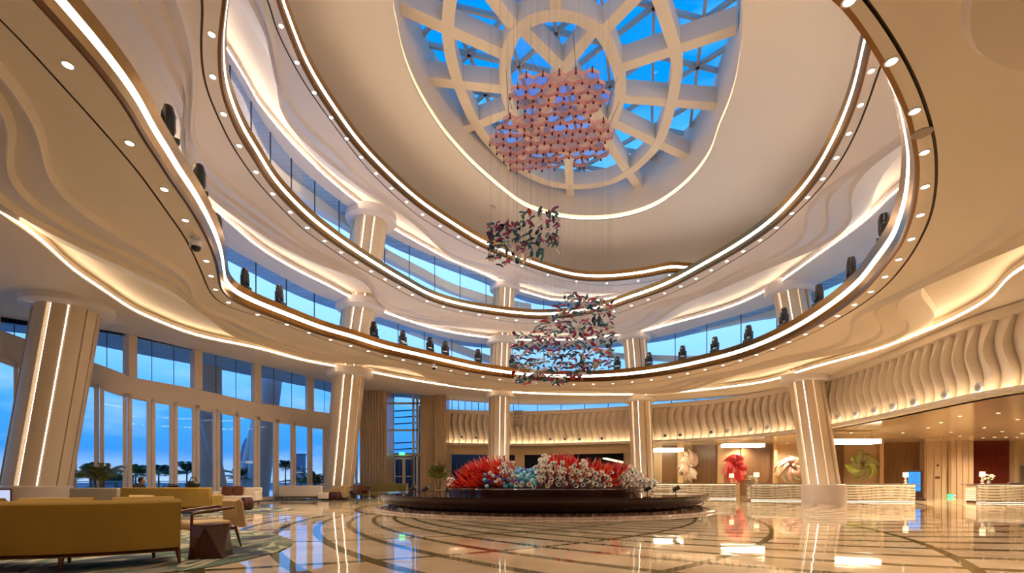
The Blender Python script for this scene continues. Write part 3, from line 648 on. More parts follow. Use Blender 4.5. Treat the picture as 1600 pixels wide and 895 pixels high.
# ------------------------------------------------------------------ reception zone
def wy(x):                           # depth of the reception back wall
    return 39.0-(x-1020)*(4.6/500)
RC = mat('reception_ceiling', (0.74, 0.58, 0.38), 0.12, noise=0.02)
m = MB(); kk = [k for k in range(NA) if -35 <= -180+k*360/NA <= 96]
m.grid([[(*pt(W1, k, 0.0), HBt-0.02) for k in kk], [(*pt(W1, k, 28.0), HBt-0.02) for k in kk]], RC); struct(m.build('ceiling_reception'), 'low glossy cream ceiling over the reception', 'ceiling')
RIB = mat('ridged_marble', (0.56, 0.40, 0.24), 0.3, noise=0.22, nscale=5, stretch=(7, 7, 0.15)); GOLDW = mat('gold_panel', (0.70, 0.48, 0.26), 0.35, noise=0.04)
PANEL = mat('brown_panel', (0.20, 0.105, 0.05), 0.25, noise=0.35, nscale=5, stretch=(8, 8, 0.12)); REDW = mat('red_wood', (0.13, 0.022, 0.012), 0.22, noise=0.3, nscale=5, stretch=(8, 8, 0.15))
bw = empty('wall_reception', kind='structure', label='reception back wall of wood panels, marble and niches', cat='wall')
for x0, x1, mm, dpt, nm in ((985,1024,RIB,0.2,'marble_pier'),(1024,1034,RIB,0.2,'marble_pier'),(1034,1058,PANEL,0.0,'wood_panel'),(1058,1067,GOLDW,0.35,'pilaster'),(1067,1083,GOLDW,-0.3,'niche_back'),(1083,1120,PANEL,0.05,'wood_panel'),(1120,1129,GOLDW,0.35,'pilaster'),(1129,1158,GOLDW,-0.3,'niche_back'),(1158,1207,PANEL,0.05,'wood_panel'),(1207,1212,GOLDW,0.35,'pilaster'),(1212,1300,GOLDW,-0.3,'niche_back'),(1300,1318,PANEL,0.05,'wood_panel'),(1318,1371,GOLDW,-0.1,'niche_back'),(1371,1377,GOLDW,0.35,'pilaster'),(1377,1437,PANEL,0.0,'wood_panel'),(1437,1472,RIB,0.6,'marble_pier'),(1472,1509,RIB,0.8,'marble_pier'),(1509,1577,REDW,0.0,'wood_panel'),(1577,1700,RIB,0.5,'marble_pier')):
    ya, yb = wy(x0), wy(x1); a = Vector(((x0-800)/750*ya, ya, 0)); b = Vector(((x1-800)/750*yb, yb, 0)); d = (b-a).normalized(); n = Vector((d.y, -d.x, 0)); ln = (b-a).length; ang = math.atan2(d.y, d.x)
    m = MB(); c = (a+b)/2+n*(dpt-0.5); m.box((c.x, c.y, 2.0), (ln, 1.0, 4.0), mm, ang)
    if nm == 'marble_pier':
        nf = max(3, int(ln/0.35))
        for i in range(nf): q = a+d*((i+.5)*ln/nf)+n*(dpt+0.02); m.box((q.x, q.y, 2.0), (ln/nf*.6, 0.08, 4.0), mm, ang)
    m.build(nm, bw)
m = MB(); yb = wy(1604); q = PY(1604, 754, yb-.7); m.box((q.x, q.y, 1.1), (0.9, 0.1, 2.2), mat('grey_door', (0.16, 0.13, 0.09), 0.4)); m.build('service_door', bw)
# lounge beyond the opening behind the sculpture
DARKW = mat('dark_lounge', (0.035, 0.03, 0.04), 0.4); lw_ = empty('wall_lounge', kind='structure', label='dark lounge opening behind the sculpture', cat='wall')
m = MB(); m.grid([[W(x, 700, W1, 0.2)*1.0 for x in range(697, 986, 12)]], PLASTER) if False else None
rows = [[], [], [], []]
for x in range(697, 988, 10):
    a = W(x, 700, W1, 0.3)
    for r, (o_, z) in zip(rows, ((0, 3.30), (0, 3.98), (0.5, 3.98), (0.5, 3.30))):
        n = Vector((a.x-AX, a.y-AY, 0)).normalized(); r.append((a.x+n.x*o_, a.y+n.y*o_, z))
m.grid(rows+[rows[0]], GOLDW); m.build('lintel', lw_)
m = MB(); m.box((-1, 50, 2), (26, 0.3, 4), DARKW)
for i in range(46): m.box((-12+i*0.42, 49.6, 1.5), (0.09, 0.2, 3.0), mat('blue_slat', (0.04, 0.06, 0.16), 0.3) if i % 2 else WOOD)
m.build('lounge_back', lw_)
m = MB(); m.bar(PY(945, 716, 47), PY(981, 724, 44), 0.5, 0.12, glow('lounge_cove', WARM, 2.0)); m.build('lounge_cove', lw_)
m = MB(); a = fl_(700, 38.2); m.box((a.x, a.y, 1.65), (0.5, 0.6, 3.3), STONE); a = fl_(985, 36.6); m.box((a.x, a.y, 1.65), (0.9, 0.6, 3.3), RIB); m.build('jamb', lw_)
m = MB()
a = fl_(812, 39.4); m.box((a.x, a.y, 1.65), (0.8, 0.5, 3.3), GOLDW); m.build('jamb', lw_)
# reception counters
def ctop(z): return z
CT = mat('granite_top', (0.22, 0.15, 0.11), 0.15, noise=0.5, nscale=40); ONYX = mat('wavy_onyx', (0.92, 0.84, 0.70), 0.12, noise=0.10, nscale=2, stretch=(1, 1, 5))
def counter(x0, x1, Y0, Y1, label):
    a = Vector(((x0-800)/750*Y0, Y0, 0)); b = Vector(((x1-800)/750*Y1, Y1, 0)); d = (b-a); ln = d.length; d.normalize(); n = Vector((d.y, -d.x, 0)); ang = math.atan2(d.y, d.x)
    o = empty('reception_counter', a, ang, label, 'counter', 'reception counters')
    m = MB(); m.box((ln/2, 0.45, 0.975), (ln+0.3, 0.95, 0.06), CT); m.build('counter_top', o, bevel=0.01)
    m = MB(); m.box((ln/2, 0.5, 0.47), (ln-0.1, 0.7, 0.94), WOOD); m.build('body', o)
    m = MB(); nx, nzz = int(ln*10), 44; rows = []
    for j in range(nzz+1):
        z = 0.10+0.82*j/nzz; row = []
        for i in range(nx+1):
            x = ln*i/nx; ph = 2*PI*(z/0.15)+1.6*math.sin(1.9*x)+1.0*math.sin(0.8*x+1.3)
            sw = (math.floor(ph/(2*PI))*2*PI-ph)/(2*PI); row.append((x, 0.09+0.11*sw-0.03, z))
        rows.append(row)
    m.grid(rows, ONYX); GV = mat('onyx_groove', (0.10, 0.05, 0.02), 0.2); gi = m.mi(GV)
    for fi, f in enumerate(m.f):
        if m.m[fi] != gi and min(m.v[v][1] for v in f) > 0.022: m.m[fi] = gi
    for xx in (0, ln):
        rows = [[(xx, 0.1-0.05+0.8*i/6, 0.10+0.82*j/nzz) for i in range(7)] for j in range(nzz+1)]
        rows = [[(p[0]+(0.04 if xx else -0.04)*math.sin(2*PI*p[2]/0.115), p[1], p[2]) for p in r] for r in rows]; m.grid(rows, ONYX)
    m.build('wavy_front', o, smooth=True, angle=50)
    m = MB(); m.box((ln/2, 0.05, 0.045), (ln, 0.05, 0.04), glow('counter_led', WARM, 2.2)); m.box((ln/2, 0.01, 0.925), (ln, 0.03, 0.02), glow('counter_led', WARM, 2.2)); m.build('led_strip', o)
    return o, a, d, n, ln
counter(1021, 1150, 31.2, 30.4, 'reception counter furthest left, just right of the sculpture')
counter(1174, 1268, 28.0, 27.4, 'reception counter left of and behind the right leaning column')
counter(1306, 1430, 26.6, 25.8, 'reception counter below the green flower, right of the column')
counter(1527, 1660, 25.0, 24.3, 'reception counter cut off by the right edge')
# pendants
def pendant(x0, x1, y, Y, label):
    a, b = PY(x0, y, Y), PY(x1, y, Y); c = (a+b)/2; ln = b.x-a.x; o = empty('rectangular_pendant', c, label=label, cat='chandelier', group='glowing pendants over the counters')
    m = MB(); m.box((0, 0, 0), (ln, 0.9, 0.24), glow('pendant_shade', (1.0, 0.86, 0.58), 12.0)); m.build('shade', o, bevel=0.03)
    m = MB(); m.box((0, 0, 0.14), (ln+.04, 0.94, 0.04), GOLDW); m.build('top_plate', o)
    z1 = HBt-0.02-c.z
    for sx_ in (-.42, .42): m = MB(); m.tube([(sx_*ln, 0, 0.15), (sx_*ln, 0, z1)], 0.01, BRONZE, 6); m.build('hanger_rod', o)
    return o
pendant(1023, 1065, 703, 36.9, 'glowing flat pendant furthest left, over the first counter')
pendant(1131, 1190, 696, 33.4, 'glowing flat pendant left of the right leaning column')
pendant(1299, 1368, 690, 27.0, 'glowing flat pendant above the green flower')
# reception ceiling downlights
proto = make_downlight(0.06); kids = {proto.name: [c for c in bpy.data.objects if c.parent == proto]}
cd = [(1411,676),(1486,675),(1500,681),(1538,668),(1566,674),(1536,684),(1554,683),(1572,683),(1589,683),(1597,677),(1450,668),(1350,684),(1230,692),(1500,650),(1560,645),(1590,655),(1160,694),(1090,697),(1330,676),(1470,660)]
for i, (x, y) in enumerate(cd):
    o = proto if i == 0 else copy_tree(proto, None, kids); o.location = P(x, y, HBt-0.021-EYE); tag(o, 'small downlight in the low reception ceiling', 'downlight', 'downlights of the reception ceiling')
    if i % 3 != 2: spot(None, 850, o, 150)
# balcony nozzles
def nozz(x, y, label, dark):
    p = W(x, y, W1); n = Vector((AX-p.x, AY-p.y, 0)).normalized(); p += n*(0.24 if x < 1010 else 0.34); o = empty('round_wall_nozzle', p, math.atan2(n.y, n.x)-PI/2+PI, label, 'nozzle', 'round wall nozzles on the balcony')
    q = Matrix.Rotation(PI/2, 4, 'X')
    m = MB(); m.tube([(0, 0.02, 0), (0, -0.06, 0)], [0.17, 0.15], WHITEB, 18); m.build('ring', o)
    m = MB(); m.tube([(0, -0.05, 0), (0, -0.075, 0)], [0.085, 0.075], BLACK if dark else STEEL, 16); m.build('inner_ball', o)
nl = [(720,683,1),(743,684,1),(860,686.5,1),(883,686.5,1),(906,686.5,1),(941,686,1),(1041,681,1),(1065,680,1),(1114,675.5,1),(1139,674,0),(1177,671,0),(1203,668,0),(1316,651,0),(1345,646,0),(1376,641,0),(1407,634,0),(1441,628,0),(1493,616,0),(1549,604,0)]
nw = ['left one of the pair beside the stone pier', 'right one of the pair beside the stone pier', 'first from the left of four above the sculpture', 'second from the left of four above the sculpture', 'third from the left of four above the sculpture', 'rightmost of four above the sculpture',
      'first right of the column behind the sculpture', 'second right of the column behind the sculpture', 'above the first pendant gap, third after the column', 'above the second pendant, left side', 'above the second pendant, right side', 'last one left of the right leaning column',
      'first right of the right leaning column', 'second right of the right leaning column', 'third right of the right leaning column', 'fourth right of the right leaning column', 'third from the right edge', 'second from the right edge', 'nearest the right edge']
for (x, y, d), l in zip(nl, nw): nozz(x, y, 'round nozzle on the wavy balcony wall, '+l, d)
# hanging line-array speaker
q = PY(810, 653, 36.0); o = empty('line_array_speaker', q, label='grey line array loudspeaker hanging left above the sculpture', cat='speaker'); SPK = mat('speaker_grey', (0.42, 0.36, 0.30), 0.6)
for i in range(4): m = MB(); m.box((0, 0.03*i, 0.42-0.28*i), (0.66, 0.45, 0.25), SPK, M=Matrix.Rotation(-0.04*i*i, 4, 'X')); m.build('speaker_cabinet', o, bevel=0.02)
m = MB(); m.tube([(0, 0, 0.5), (0, 0, zp(H1, q.x)-q.z)], 0.012, BLACK, 6); m.build('hanging_cable', o)

# wall flowers
def petals(name, x, y, Y, rad, cols, n, label, seed, droop=0.0, a0=0, a1=2*PI, squash=1.0, curl=0.5):
    rd = random.Random(seed); c = PY(x, y, Y); o = empty(name, c, label=label, cat='wall sculpture', group=None)
    for i in range(n):
        a = a0+(a1-a0)*i/n+rd.uniform(-.1, .1); L_ = rad*rd.uniform(0.75, 1.05); m = MB(); rows = []; wd = rad*0.30*rd.uniform(.8, 1.2); lay = 0.04+0.10*(i % 3)
        for j in range(9):
            t = j/8; aa = a+curl*t*t; r_ = 0.08*rad+L_*t; ww = wd*math.sin(PI*min(1, t*0.85+0.12)); row = []
            for s in range(-3, 4):
                sx_ = s/3; px_ = r_*math.cos(aa)-sx_*ww*math.sin(aa); pz_ = (r_*math.sin(aa)+sx_*ww*math.cos(aa))*squash-droop*t*t
                dy = -lay-0.28*rad*math.sin(PI*t*0.9)-0.05*rad*math.cos(sx_*PI)+0.03*rad*math.sin(6*t+i); row.append((px_, dy, pz_))
            rows.append(row)
        m.grid(rows, cols[i % len(cols)]); m.build('petal', o, smooth=True, angle=180)
    m = MB(); m.sphere((0, -0.45*rad, 0), 0.13*rad, cols[-1], 12, 8); m.build('centre', o, smooth=True)
    m = MB(); m.tube([(0, 0.2, 0), (0, -0.4*rad, 0)], 0.05, BRONZE, 8); m.build('wall_mount', o)
def cm(n, c, r=0.25): return mat(n, c, r)
petals('shell_sculpture', 1077, 728, wy(1077)-0.1, 0.95, [cm('pale_pink', (0.75, 0.52, 0.42)), cm('pale_cream', (0.80, 0.66, 0.50))], 13, 'pale pink and cream glass shell in the leftmost niche', 3, a0=0.6, a1=5.4, squash=1.3)
petals('flower_sculpture', 1146, 724, wy(1146)-0.1, 1.0, [cm('coral_red', (0.80, 0.07, 0.07)), cm('coral_pink', (0.85, 0.20, 0.17)), cm('deep_red', (0.5, 0.02, 0.03))], 15, 'coral red curling glass flower in the second niche', 4, droop=0.5, squash=1.25)
petals('flower_sculpture', 1234, 727, wy(1234)-0.1, 1.15, [cm('ivory', (0.62, 0.60, 0.46)), cm('sage', (0.42, 0.44, 0.32)), cm('rose_centre', (0.6, 0.35, 0.28))], 18, 'ivory and sage spiky glass flower beside the right column', 5, droop=0.35, squash=0.9, curl=0.9)
petals('flower_sculpture', 1345, 726, wy(1345)-0.3, 1.15, [cm('lime_green', (0.42, 0.60, 0.08)), cm('light_green', (0.58, 0.72, 0.22)), cm('olive_tip', (0.36, 0.36, 0.14))], 20, 'lime green glass flower with fanned petals above the third counter', 6, droop=0.1, curl=-0.7)

# counter lamps, vases and screen
def lamp(x, y0, Y, label, s=1.0):
    q = PY(x, 755, Y); q.z = 1.005; o = empty('table_lamp', q, label=label, cat='lamp', group='lamps on the reception counters'); o.scale = (s, s, s)
    m = MB(); m.lathe([(0.001, 0), (0.09, 0), (0.09, 0.02), (0.03, 0.05), (0.07, 0.14), (0.03, 0.22), (0.06, 0.30), (0.02, 0.36), (0.001, 0.36)], (0, 0, 0), mat('lamp_ceramic', (0.7, 0.62, 0.5), 0.2), 16); m.build('base', o, smooth=True)
    m = MB(); m.lathe([(0.15, 0.34), (0.14, 0.56)], (0, 0, 0), mat('lamp_shade', (0.9, 0.75, 0.55), 0.7, emit=(1, .75, .45), es=1.2), 4); m.build('lamp_shade', o)
lamp(1143, 755, 30.9, 'small lamp on the far counter in front of the red flower', 1.1); lamp(1182, 755, 28.0, 'small lamp at the left end of the second counter', 1.15)
lamp(1415, 755, 26.3, 'small lamp at the right end of the third counter by the blue screen', 1.1); lamp(1535, 757, 25.4, 'small lamp at the left end of the rightmost counter', 1.15)
def vase(x, Y, label, s=1.0, n=26):
    q = PY(x, 755, Y); q.z = 1.005; o = empty('flower_vase', q, label=label, cat='flowers'); rd = random.Random(int(x))
    m = MB(); m.lathe([(0.001, 0), (0.06, 0), (0.085, 0.08), (0.06, 0.16), (0.07, 0.18)], (0, 0, 0), mat('vase_glass', (0.35, 0.38, 0.35), 0.1), 14); m.build('vase', o, smooth=True)
    m = MB(); PM = mat('orchid_petal', (0.85, 0.80, 0.62), 0.5)
    for i in range(n):
        a = rd.uniform(0, 2*PI); r_ = rd.uniform(0.05, 0.30)*s; z = rd.uniform(0.2, 0.45)*s; m.sphere((r_*math.cos(a), r_*math.sin(a), z), 0.045, PM, 7, 5, (1.2, 1.0, .6))
    tag(m.build('blossoms', o), kind='stuff')
    m = MB()
    for i in range(6): a = i; m.tube([(0, 0, .15), (0.1*math.cos(a), 0.1*math.sin(a), .3), (0.22*math.cos(a)*s, 0.22*math.sin(a)*s, .36)], 0.008, mat('green_stem', (0.08, 0.2, 0.04), .5), 5)
    m.build('stems', o)
vase(1174, 28.3, 'cream orchid vase left of the lamp on the second counter'); vase(1545, 25.1, 'white orchid vase right of the lamp on the rightmost counter', 1.1)
q = PY(1588, 757, 25.2); q.z = 1.005; m = MB(); m.box((0, 0, 0.03), (0.5, 0.3, 0.06), BLACK); o = m.build('card_tray', bevel=0.01); o.location = q; o.location.x -= 0.1; tag(o, 'flat black tray on the rightmost counter', 'tray')
# blue screen stand
q = PF(1429, 781.5); o = empty('digital_sign', q, 0.0, 'blue glowing digital sign on a dark stand beside the third counter', 'sign')
SB = mat('sign_black', (0.03, 0.012, 0.008), 0.3)
m = MB(); m.box((0, 0.06, 0.07), (1.0, 0.5, 0.14), SB); m.build('foot', o, bevel=0.02)
m = MB(); m.box((0.05, 0.08, 0.95), (0.95, 0.10, 1.7), SB); m.build('back_frame', o, bevel=0.02)
m = MB(); m.box((0.0, 0.02, 1.12), (0.72, 0.03, 1.15), glow('screen_blue', (0.05, 0.33, 0.85), 1.1)); s_ = m.build('screen', o)
INK = mat('screen_ink', (0.02, 0.05, 0.2), 0.5); m = MB(); c0 = Vector((-0.02, -0.002, 1.42))
m.tube([c0+Vector((0.19*math.cos(a*PI/12), 0, 0.16*math.sin(a*PI/12))) for a in range(25)], 0.014, INK, 5); m.tube([c0+Vector((-.12, 0, -.03)), c0+Vector((-.04, 0, .06)), c0+Vector((.03, 0, -.04)), c0+Vector((.12, 0, .03))], 0.012, INK, 5)
m.build('logo', s_)
m = MB()
for z, w_ in ((1.12, .42), (1.05, .34), (.86, .5), (.80, .44), (.63, .3)): m.box((0.02, 0.0, z), (w_, 0.012, 0.02), INK)
m.build('text_lines', s_)
# exit signs and wall devices
GREEN = glow('exit_green', (0.1, 0.9, 0.3), 2.0)
def textobj(s, size, mm, parent, loc, depth=0.004):
    cu = bpy.data.curves.new('lettering', 'FONT'); cu.body = s; cu.size = size; cu.align_x = 'CENTER'; cu.align_y = 'CENTER'; cu.extrude = depth; cu.materials.append(mm)
    o = bpy.data.objects.new('lettering', cu); COL.objects.link(o); o.parent = parent; o.location = loc; o.rotation_euler = (PI/2, 0, 0); return o
for x, y, Y, lab in ((628, 708.5, 37.0, 'green exit sign above the tall glass entrance door'), (1485, 774, wy(1485)-0.95, 'small green exit light low on the marble pier')):
    q = PY(x, y, Y); o = empty('exit_sign', q, label=lab, cat='sign'); m = MB(); m.box((0, 0, 0), (0.42, 0.05, 0.18), GREEN); m.build('sign_plate', o)
    m = MB(); 
    if x > 1000: m.box((0.32, 0, 0), (0.16, 0.05, 0.12), WHITEB); m.build('arrow_plate', o)
for x, y in ((1465.5, 727), (1463, 746), (1467, 746)):
    q = PY(x, y, wy(x)-1.0); m = MB(); m.box((0, 0, 0), (0.13, 0.05, 0.16), mat('device_brown', (0.12, 0.03, 0.02), .4)); o = m.build('wall_switch', bevel=0.01); o.location = q
    tag(o, 'small dark round alarm on the marble pier' if y < 740 else ('left small dark switch on the marble pier' if x < 1465 else 'right small dark switch on the marble pier'), 'switch')
q = PY(687, 726, 35.85); m = MB(); m.box((0, 0, 0), (0.16, 0.06, 0.28), mat('device_red', (0.25, 0.03, 0.02), .4)); o = m.build('fire_alarm', bevel=0.01); o.location = q; tag(o, 'small dark red alarm on the stone pier above the palm', 'alarm')

# ------------------------------------------------------------------ bowl fountain and glass sculpture
BC = Vector((1.35, 21.8, 0)); BL = mat('black_granite', (0.022, 0.006, 0.005), 0.06, spec=0.3); WATER = mat('dark_water', (0.02, 0.012, 0.01), 0.02)
o = empty('bowl_fountain', BC, label='wide black bowl fountain in the middle of the hall', cat='fountain')
m = MB(); m.lathe([(6.2, 0.13), (6.5, 0.15), (6.78, 0.21), (6.98, 0.36), (7.08, 0.52), (7.12, 0.62), (7.12, 0.64), (7.05, 0.64), (6.95, 0.58), (0.01, 0.57)], (0, 0, 0), BL, 160); m.build('bowl', o, smooth=True, angle=50)
m = MB(); m.lathe([(7.02, 0.612), (0.01, 0.612)], (0, 0, 0), WATER, 160); m.build('water_sheet', o)
m = MB(); m.lathe([(6.1, 0.004), (7.05, 0.004), (7.05, 0.05), (7.12, 0.075), (7.28, 0.075), (7.34, 0.03), (7.34, 0.0)], (0, 0, 0), mat('trough_stone', (0.30, 0.21, 0.15), 0.15, noise=0.3, nscale=6), 160); m.build('trough', o, smooth=True, angle=50)
m = MB(); rows = [[], []]; n = 720
for i in range(n):
    a = 2*PI*i/n; r_ = 6.75+0.05*math.sin(a*90)+0.03*math.sin(a*233)
    rows[0].append((r_*math.cos(a), r_*math.sin(a), 0.03)); rows[1].append(((r_-0.06)*math.cos(a), (r_-0.06)*math.sin(a), 0.15))
m.grid(rows, mat('falling_water', (0.16, 0.075, 0.05), 0.08, noise=0.7, nscale=3, stretch=(4, 4, .3)), True); m.build('falling_water', o, smooth=True)
m = MB(); m.lathe([(4.35, 0.615), (4.35, 0.84), (4.28, 0.88), (0.01, 0.88)], (0, 0, 0), BL, 120); 
ped = m.build('sculpture_plinth', smooth=True, angle=50); ped.location = BC; ped['label'] = 'low round black plinth inside the bowl under the glass sculpture'; ped['category'] = 'plinth'
def make_flood(x, y, label):
    q = P(x, y, 0.612-EYE); o = empty('floodlight', q, label=label, cat='spotlight', group='floodlights in the bowl')
    m = MB(); m.box((0, 0, 0.01), (0.2, 0.2, 0.02), BLACK); m.build('foot', o); m = MB(); m.tube([(0, 0, 0.02), (0, 0, 0.26)], 0.015, BLACK, 6); m.build('stem', o)
    m = MB(); m.tube([(-0.09, 0.05, 0.24), (0.12, -0.02, 0.36)], [0.06, 0.085], BLACK, 12); m.build('lamp_head', o)
make_flood(644, 776.3, 'black floodlight near the left rim of the bowl'); make_flood(664, 777, 'second black floodlight from the left rim of the bowl'); make_flood(1011, 776.8, 'black floodlight at the right end of the plinth'); make_flood(1056, 777, 'black floodlight near the right rim of the bowl')

rd = random.Random(11)
tops = [(706, 766), (712, 752), (722, 735), (735, 724), (760, 716), (780, 715), (795, 719), (805, 724), (820, 728), (835, 727), (845, 718), (855, 713), (875, 712), (895, 713), (905, 722), (915, 719), (930, 722), (945, 726), (965, 723), (975, 727), (990, 736), (1003, 750), (1014, 764)]
scu = empty('glass_sculpture', (BC.x, BC.y, 0.88), label='mound of red spikes, blue balls and white trumpets of blown glass on the plinth', cat='sculpture')
def topy(x):
    for (a, b), (c, d) in zip(tops, tops[1:]):
        if a <= x <= c: return b+(d-b)*(x-a)/(c-a)
    return 766
def frontY(x, v):
    ux = (x-860)/156.0; s = math.sqrt(max(0, 1-min(1, ux*ux))); return BC.y-0.1-3.3*s*math.sqrt(max(0, 1-v*v*0.96))
def surf(x, v):
    Y = frontY(x, v); zt = EYE+(CY-topy(x))/F*(frontY(x, 1.0)); z = 0.90+max(0.05, zt-0.9-0.28)*v; return Vector(((x-CX)/F*Y, Y, z))
RED = [mat('red_glass', (0.72, 0.015, 0.02), 0.08, emit=(0.7, 0.02, 0.02), es=0.0), mat('orange_red_glass', (0.85, 0.09, 0.03), 0.08), mat('dark_red_glass', (0.28, 0.004, 0.012), 0.08), mat('pink_glass', (0.80, 0.30, 0.30), 0.08)]
WHT = [mat('white_glass', (0.88, 0.84, 0.76), 0.1), mat('amber_stem_glass', (0.45, 0.16, 0.05), 0.1)]; BLU = [mat('turquoise_glass', (0.06, 0.36, 0.50), 0.04), mat('sky_blue_glass', (0.15, 0.33, 0.62), 0.04), mat('cobalt_glass', (0.03, 0.06, 0.45), 0.04), mat('milky_blue_glass', (0.35, 0.58, 0.70), 0.04)]
m = MB(); rows = []
for j in range(9):
    v = j/8; row = []
    for i in range(41): x = 712+300*i/40; p = surf(x, v); p.y += 0.25; row.append(tuple(p-Vector((BC.x, BC.y, 0.88))-Vector((0, 0, 0.12*v))))
    rows.append(row)
rows.append([(p[0]*0.9, 1.6, 0.02) for p in rows[0]])
m.grid(rows, mat('dark_core', (0.05, 0.004, 0.006), 0.3)); m.build('core_frame', scu, smooth=True, angle=60)
def kindat(x, v):
    if x < 716: return 'spike' if rd.random() < .6 else 'white'
    if x < 785: return 'spike' if not (x > 758 and v < 0.5) else rd.choice(['sphere', 'spike', 'sphere'])
    if x < 805: return 'sphere' if v < .78 and rd.random() < .6 else rd.choice(['spike', 'white'])
    if x < 842: return 'sphere' if v > .12 else rd.choice(['white', 'sphere'])
    if x < 856: return 'white'
    if x < 905: return 'spike' if v > .62 or rd.random() < .15 else 'white'
    if x < 912: return 'white'
    if x < 975: return 'spike' if (v > .55 or 946 < x < 962) else 'white'
    return 'white' if v < .9 or rd.random() < .7 else 'spike'
items = []
# low-discrepancy cover of the front
NI = 1300
for i in range(NI):
    x = 708+306*((i*0.61803398875) % 1); v = ((i+0.5)/NI)**0.75; items.append((x, v, kindat(x, v)))
for i in range(120): x = 712+298*((i*0.7548) % 1); items.append((x, rd.uniform(.93, 1.0), kindat(x, 1.0)))
org = Vector((BC.x, BC.y, 0.88))
def mk_item(m, x, v, kd):
    p = surf(x, v)-org; ux = (x-860)/156.0; d = Vector((ux*0.9, -(1-v)*0.9-0.1, 0.25+v*0.95)); d += Vector((rd.uniform(-.3, .3), rd.uniform(-.3, .3), rd.uniform(-.2, .2))); d.normalize()
    if kd == 'spike':
        L_ = rd.uniform(.38, .68); c = rd.choice(RED[:3] if x > 850 else [RED[1], RED[0], RED[1], RED[2]]); c = RED[3] if (v > .9 and rd.random() < .3) else c
        sd = Vector((rd.uniform(-1, 1), rd.uniform(-1, 1), 0))*0.10; b = p-d*0.12
        m.tube([b, b+d*L_*.35+sd*.6, b+d*L_*.7+sd, b+d*L_+sd*.4], [0.028, 0.034, 0.022, 0.003], c, 6)
    elif kd == 'sphere':
        r_ = rd.uniform(.085, .112); m.sphere(p+d*0.10, r_, rd.choice(BLU[:2]+[BLU[0], BLU[3], BLU[0]]) if rd.random() > .08 else BLU[2], 14, 9)
    else:
        L_ = rd.uniform(.25, .42); b = p-d*0.05; e = b+d*L_; f = (d+Vector((rd.uniform(-.4, .4), -0.7, rd.uniform(-.1, .3)))).normalized()
        m.tube([b, b+d*L_*.6], [0.018, 0.03], WHT[1] if rd.random() < .45 else WHT[0], 6); m.tube([b+d*L_*.6, e, e+f*.07, e+f*.10], [0.03, 0.045, 0.075, 0.095], WHT[0], 9, cap=False)
        m.sphere(e+f*.03, 0.04, BLACK if rd.random() < .5 else WHT[1], 7, 5)
keep, kp = [], []
for x, v, kd in items:
    p = surf(x, v); dm = {'sphere': 0.205, 'white': 0.16, 'spike': 0.09}[kd]
    if all(k2 != kd or (p-q).length > dm for q, k2 in kp): keep.append((x, v, kd)); kp.append((p, kd))
items = keep
cnt = {}; big = sorted(items, key=lambda q: (q[1]*0.6+abs(q[0]-860)/400))
mbs = {}
nm = {'spike': 'glass_spike', 'sphere': 'glass_ball', 'white': 'glass_trumpet'}
for (x, v, kd) in big:
    cnt[kd] = cnt.get(kd, 0)+1
    if cnt[kd] <= 100: m = MB(); mk_item(m, x, v, kd); m.build(nm[kd], scu, smooth=True, angle=60)
    else: mk_item(mbs.setdefault(kd, MB()), x, v, kd)
for kd, m in mbs.items(): tag(m.build({'spike': 'spike_mass', 'sphere': 'ball_mass', 'white': 'trumpet_mass'}[kd], scu, smooth=True, angle=60), kind='stuff')

# ------------------------------------------------------------------ honeycomb chandelier
HZ = 12.6; PINK = bpy.data.materials.new('pink_glass_panel'); PINK.use_nodes = True; t = PINK.node_tree; t.nodes.clear()
o_ = N(t, 'ShaderNodeOutputMaterial'); a_ = N(t, 'ShaderNodeBsdfTransparent'); a_.inputs[0].default_value = (0.88, 0.72, 0.80, 1); b_ = N(t, 'ShaderNodeBsdfPrincipled'); b_.inputs['Base Color'].default_value = (0.85, 0.60, 0.62, 1); b_.inputs['Roughness'].default_value = 0.1
c_ = N(t, 'ShaderNodeMixShader'); c_.inputs[0].default_value = 0.3; t.links.new(a_.outputs[0], c_.inputs[1]); t.links.new(b_.outputs[0], c_.inputs[2]); t.links.new(c_.outputs[0], o_.inputs[0])
PW = mat('rose_cell_wall', (0.85, 0.48, 0.50), 0.25); NODE = mat('maroon_joint', (0.16, 0.012, 0.018), 0.25)
poly = [(740+x*.2347, 80+y*.2347) for x, y in ((330,150),(460,170),(600,140),(760,120),(800,200),(880,320),(800,400),(840,470),(960,520),(900,620),(850,690),(690,750),(620,690),(530,790),(260,820),(190,700),(110,560),(160,440),(300,440),(330,350),(260,290))]
def inpoly(x, y, pl):
    c = False
    for (a, b), (d, e) in zip(pl, pl[1:]+pl[:1]):
        if (b > y) != (e > y) and x < (d-a)*(y-b)/(e-b)+a: c = not c
    return c
hc = P(865, 190, HZ); ch = empty('honeycomb_chandelier', hc, label='rose glass honeycomb chandelier hanging below the skylight', cat='chandelier')
pit = 0.51; cells = []
for j in range(-9, 10):
    for i in range(-9, 10):
        X = (i+0.5*(j % 2))*pit; Yy = j*pit*0.866; 
        Zz = 0.10*math.sin(X*0.9)+0.10*math.cos(Yy*0.8); w_ = hc+Vector((X, Yy, Zz)); u, v = CX+F*w_.x/w_.y, CY-F*(w_.z-EYE)/w_.y
        if inpoly(u, v, poly): cells.append((X, Yy, Zz))
ra = pit/math.sqrt(3)*0.985
def hexpt(k, s=1.0): a = PI/6+k*PI/3; return Vector((ra*s*math.cos(a), ra*s*math.sin(a), 0))
m = MB(); vs = [hexpt(k)+Vector((0, 0, z)) for z in (-.05, .05) for k in range(6)]+[hexpt(k, .90)+Vector((0, 0, z)) for z in (-.05, .05) for k in range(6)]
fs = []
